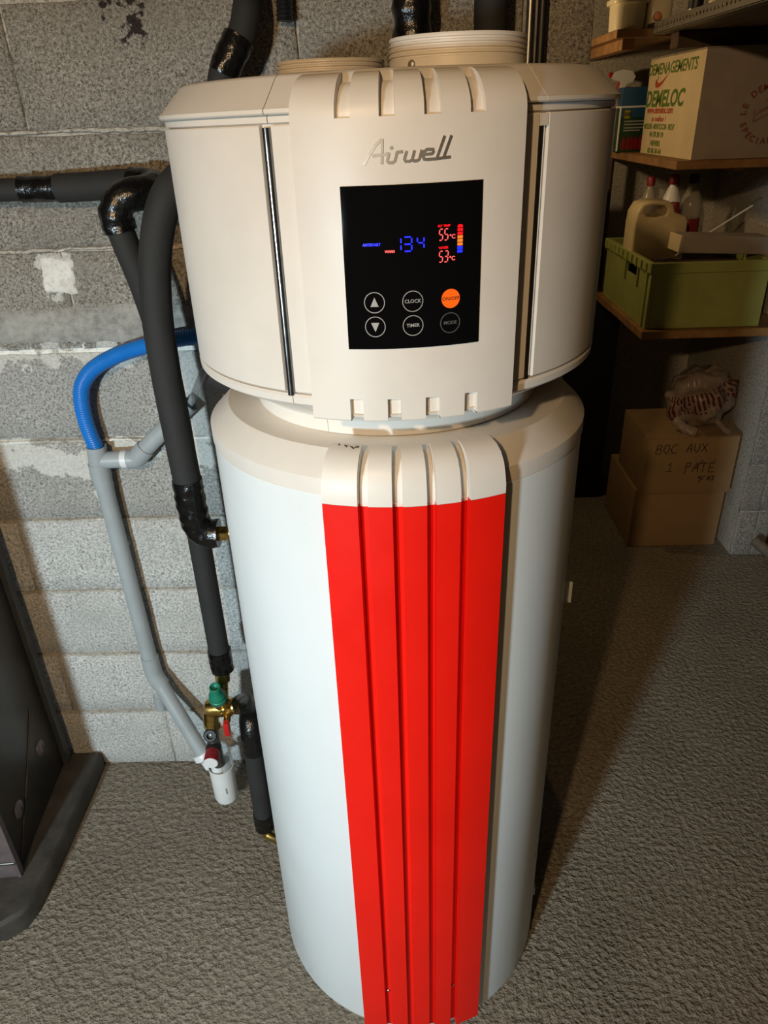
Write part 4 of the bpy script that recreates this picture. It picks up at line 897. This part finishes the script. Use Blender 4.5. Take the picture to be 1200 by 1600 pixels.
# cardboard boxes on the floor
def carton(x0, x1, y0, y1, z0, z1, label):
    g = G('cardboard_box', (x0, y0, z0), label, 'box'); g.add(box('carton_body', x0, x1, y0, y1, z0 + .0005, z1 - .003, M_CARD, None, 0.004, 2)); ym = (y0 + y1) / 2
    g.add(box('top_flap', x0 + .001, x1 - .001, y0 + .001, ym - .001, z1 - .0030, z1, M_CARD, None, 0.001, 1)); g.add(box('top_flap', x0 + .001, x1 - .001, ym + .001, y1 - .001, z1 - .0030, z1, M_CARD, None, 0.001, 1)); return g
carton(.946, 1.306, 1.535, 1.895, 0, .262, 'plain brown cardboard box on the floor under the lettered box')
ub = carton(.955, 1.303, 1.500, 1.812, .262, .502, 'brown cardboard box with handwritten lettering, stacked on the plain one')
LET = {'B': [[(0, 0), (.15, 1), (.5, 1), (.55, .75), (.4, .55), (.1, .5)], [(.4, .55), (.6, .3), (.45, 0), (0, 0)]], 'O': [[(.3, 0), (0, .35), (.15, .9), (.5, 1), (.6, .55), (.45, .1), (.3, 0)]], 'C': [[(.65, .95), (.3, .95), (.0, .5), (.15, .02), (.6, .05)]],
       'A': [[(0, 0), (.25, .7), (.45, 1), (.55, .5), (.55, 0)], [(.1, .42), (.55, .45)]], 'U': [[(.05, 1), (.05, .3), (.3, 0), (.55, .3), (.6, 1)]], 'X': [[(0, 1), (.6, 0)], [(.6, 1), (0, 0)]], 'P': [[(.1, -.25), (.2, 1), (.55, 1), (.6, .65), (.15, .5)]], 'T': [[(-.05, .95), (.65, 1)], [(.3, 1), (.25, 0)]], 'E': [[(.6, 1), (.1, 1), (.05, 0), (.6, 0)], [(.08, .5), (.5, .5)], [(.35, 1.15), (.6, 1.4)]],
       '1': [[(0, .7), (.35, 1), (.25, 0)], [(-.1, 0), (.6, .02)]], 'G': [[(.6, .9), (.2, 1), (.05, .6), (.4, .5), (.6, .9), (.45, -.3), (.1, -.3)]], 'R': [[(0, 0), (.1, .9), (.5, .9)]], 'S': [[(.6, .9), (.2, 1), (.1, .65), (.5, .4), (.4, 0), (0, .05)]]}
def hand(txt, x, z, h, sx=1.0, gap=.78, wd=.004, slope=0.0):
    st = []
    for i, ch in enumerate(txt):
        if ch == ' ': continue
        for s in LET[ch]: st.append([(x + (i * gap + p[0]) * h * sx, z + p[1] * h + i * gap * h * slope) for p in s])
    return st
ub.add(put(ribbon(hand('BOC AUX', .990, .436, .036, 1.0, .80, slope=.02) + [[(1.155, .376), (1.178, .405)]], 0.0034), 'marker_lettering', M_PDARK, None, lambda v: Vector((v.x, 1.4997 + v.y, v.z))))
ub.add(put(ribbon(hand('PATE', 1.110, .356, .038, 1.0, .82, slope=-.02) + hand('GRAS', 1.170, .318, .018, 1.1, .85), 0.0034), 'marker_lettering', M_PDARK, None, lambda v: Vector((v.x, 1.4997 + v.y, v.z))))
ub.add(put(ribbon(hand('1', 1.045, .360, .034), 0.0034), 'marker_lettering', M_PDARK, None, lambda v: Vector((v.x, 1.4997 + v.y, v.z))))
# crumpled plastic bag
vs, fs = [], []; NU, NV = 48, 26
for j in range(NV + 1):
    ph = PI * j / NV
    for i in range(NU):
        th = 2 * PI * i / NU; d = Vector((math.sin(ph) * math.cos(th), math.sin(ph) * math.sin(th), math.cos(ph)))
        k = 1 + .26 * noise.noise(d * 2.1 + Vector((3, 1, 2))) + .13 * noise.noise(d * 5.2) + 0.06 * abs(noise.noise(d * 11))
        q = Vector((d.x * .128, d.y * .115, d.z * .108)) * k
        q = Matrix.Rotation(rad(-22), 3, 'Y') @ q
        z = max(.505 + .004 * noise.noise(d * 4) + 0.002, .606 + q.z); vs.append(Vector((1.190 + q.x, 1.655 + q.y, z)))
for j in range(NV):
    for i in range(NU): fs.append((j * NU + i, j * NU + (i + 1) % NU, (j + 1) * NU + (i + 1) % NU, (j + 1) * NU + i))
bg = G('plastic_bag', (1.15, 1.655, .505), 'crumpled translucent plastic bag with dark red stripes on the boxes', 'bag')
bag = bg.add(link('bag_skin', vs, fs, M_BAG, None, True, 60))
def bagpt(th, ph):
    d = Vector((math.sin(ph) * math.cos(th), math.sin(ph) * math.sin(th), math.cos(ph)))
    k = 1.012 + .26 * noise.noise(d * 2.1 + Vector((3, 1, 2))) + .13 * noise.noise(d * 5.2) + 0.06 * abs(noise.noise(d * 11)); q = Vector((d.x * .128, d.y * .115, d.z * .108)) * k
    q = Matrix.Rotation(rad(-22), 3, 'Y') @ q; return Vector((1.190 + q.x, 1.655 + q.y, max(.508, .606 + q.z)))
for s in range(20):
    t0 = rad(196 + s * 7.6); vs, fs = [], []
    for j in range(9):
        ph = rad(58 + j * 5.0)
        for e in (0, rad(3.9)): vs.append(bagpt(t0 + e, ph))
    for j in range(8): fs.append((2 * j, 2 * j + 1, 2 * j + 3, 2 * j + 2))
    bg.add(link('bag_stripe', vs, fs, M_BAGS, None, True, 60))
bg.add(tube('bag_handle', [(1.22, 1.545, .545), (1.245, 1.52, .520), (1.27, 1.53, .506), (1.265, 1.57, .508)], .011, M_BAG, None, 10, 6, 0.006, 40))
bg.add(tube('bag_handle', [(1.07, 1.57, .545), (1.105, 1.535, .522), (1.13, 1.52, .512), (1.10, 1.57, .512)], .018, M_BAG, None, 10, 6, 0.008, 40))

# remaining odds and ends of the back room
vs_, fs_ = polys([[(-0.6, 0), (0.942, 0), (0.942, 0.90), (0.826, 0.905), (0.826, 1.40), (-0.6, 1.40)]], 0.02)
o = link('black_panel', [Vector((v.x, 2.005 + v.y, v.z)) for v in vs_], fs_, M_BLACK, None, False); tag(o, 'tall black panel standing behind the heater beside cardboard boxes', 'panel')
o = box('brown_board', 1.475, 1.95, 1.47, 1.50, 0.0, 1.9, M_DKWOOD, None, 0.003, 1); tag(o, 'dark brown board upright to the right of the block pier', 'board')
o = tube('wooden_pole', [(1.395, 1.405, 0.098), (1.47, 1.33, 0.045), (1.56, 1.24, 0.0215)], 0.0215, mat('weathered_pole_wood', (0.15, 0.12, 0.085), 0.7, var=0.3, vscale=30), None, 18, 4); tag(o, 'round wooden pole lying on the floor by the block pier', 'pole')
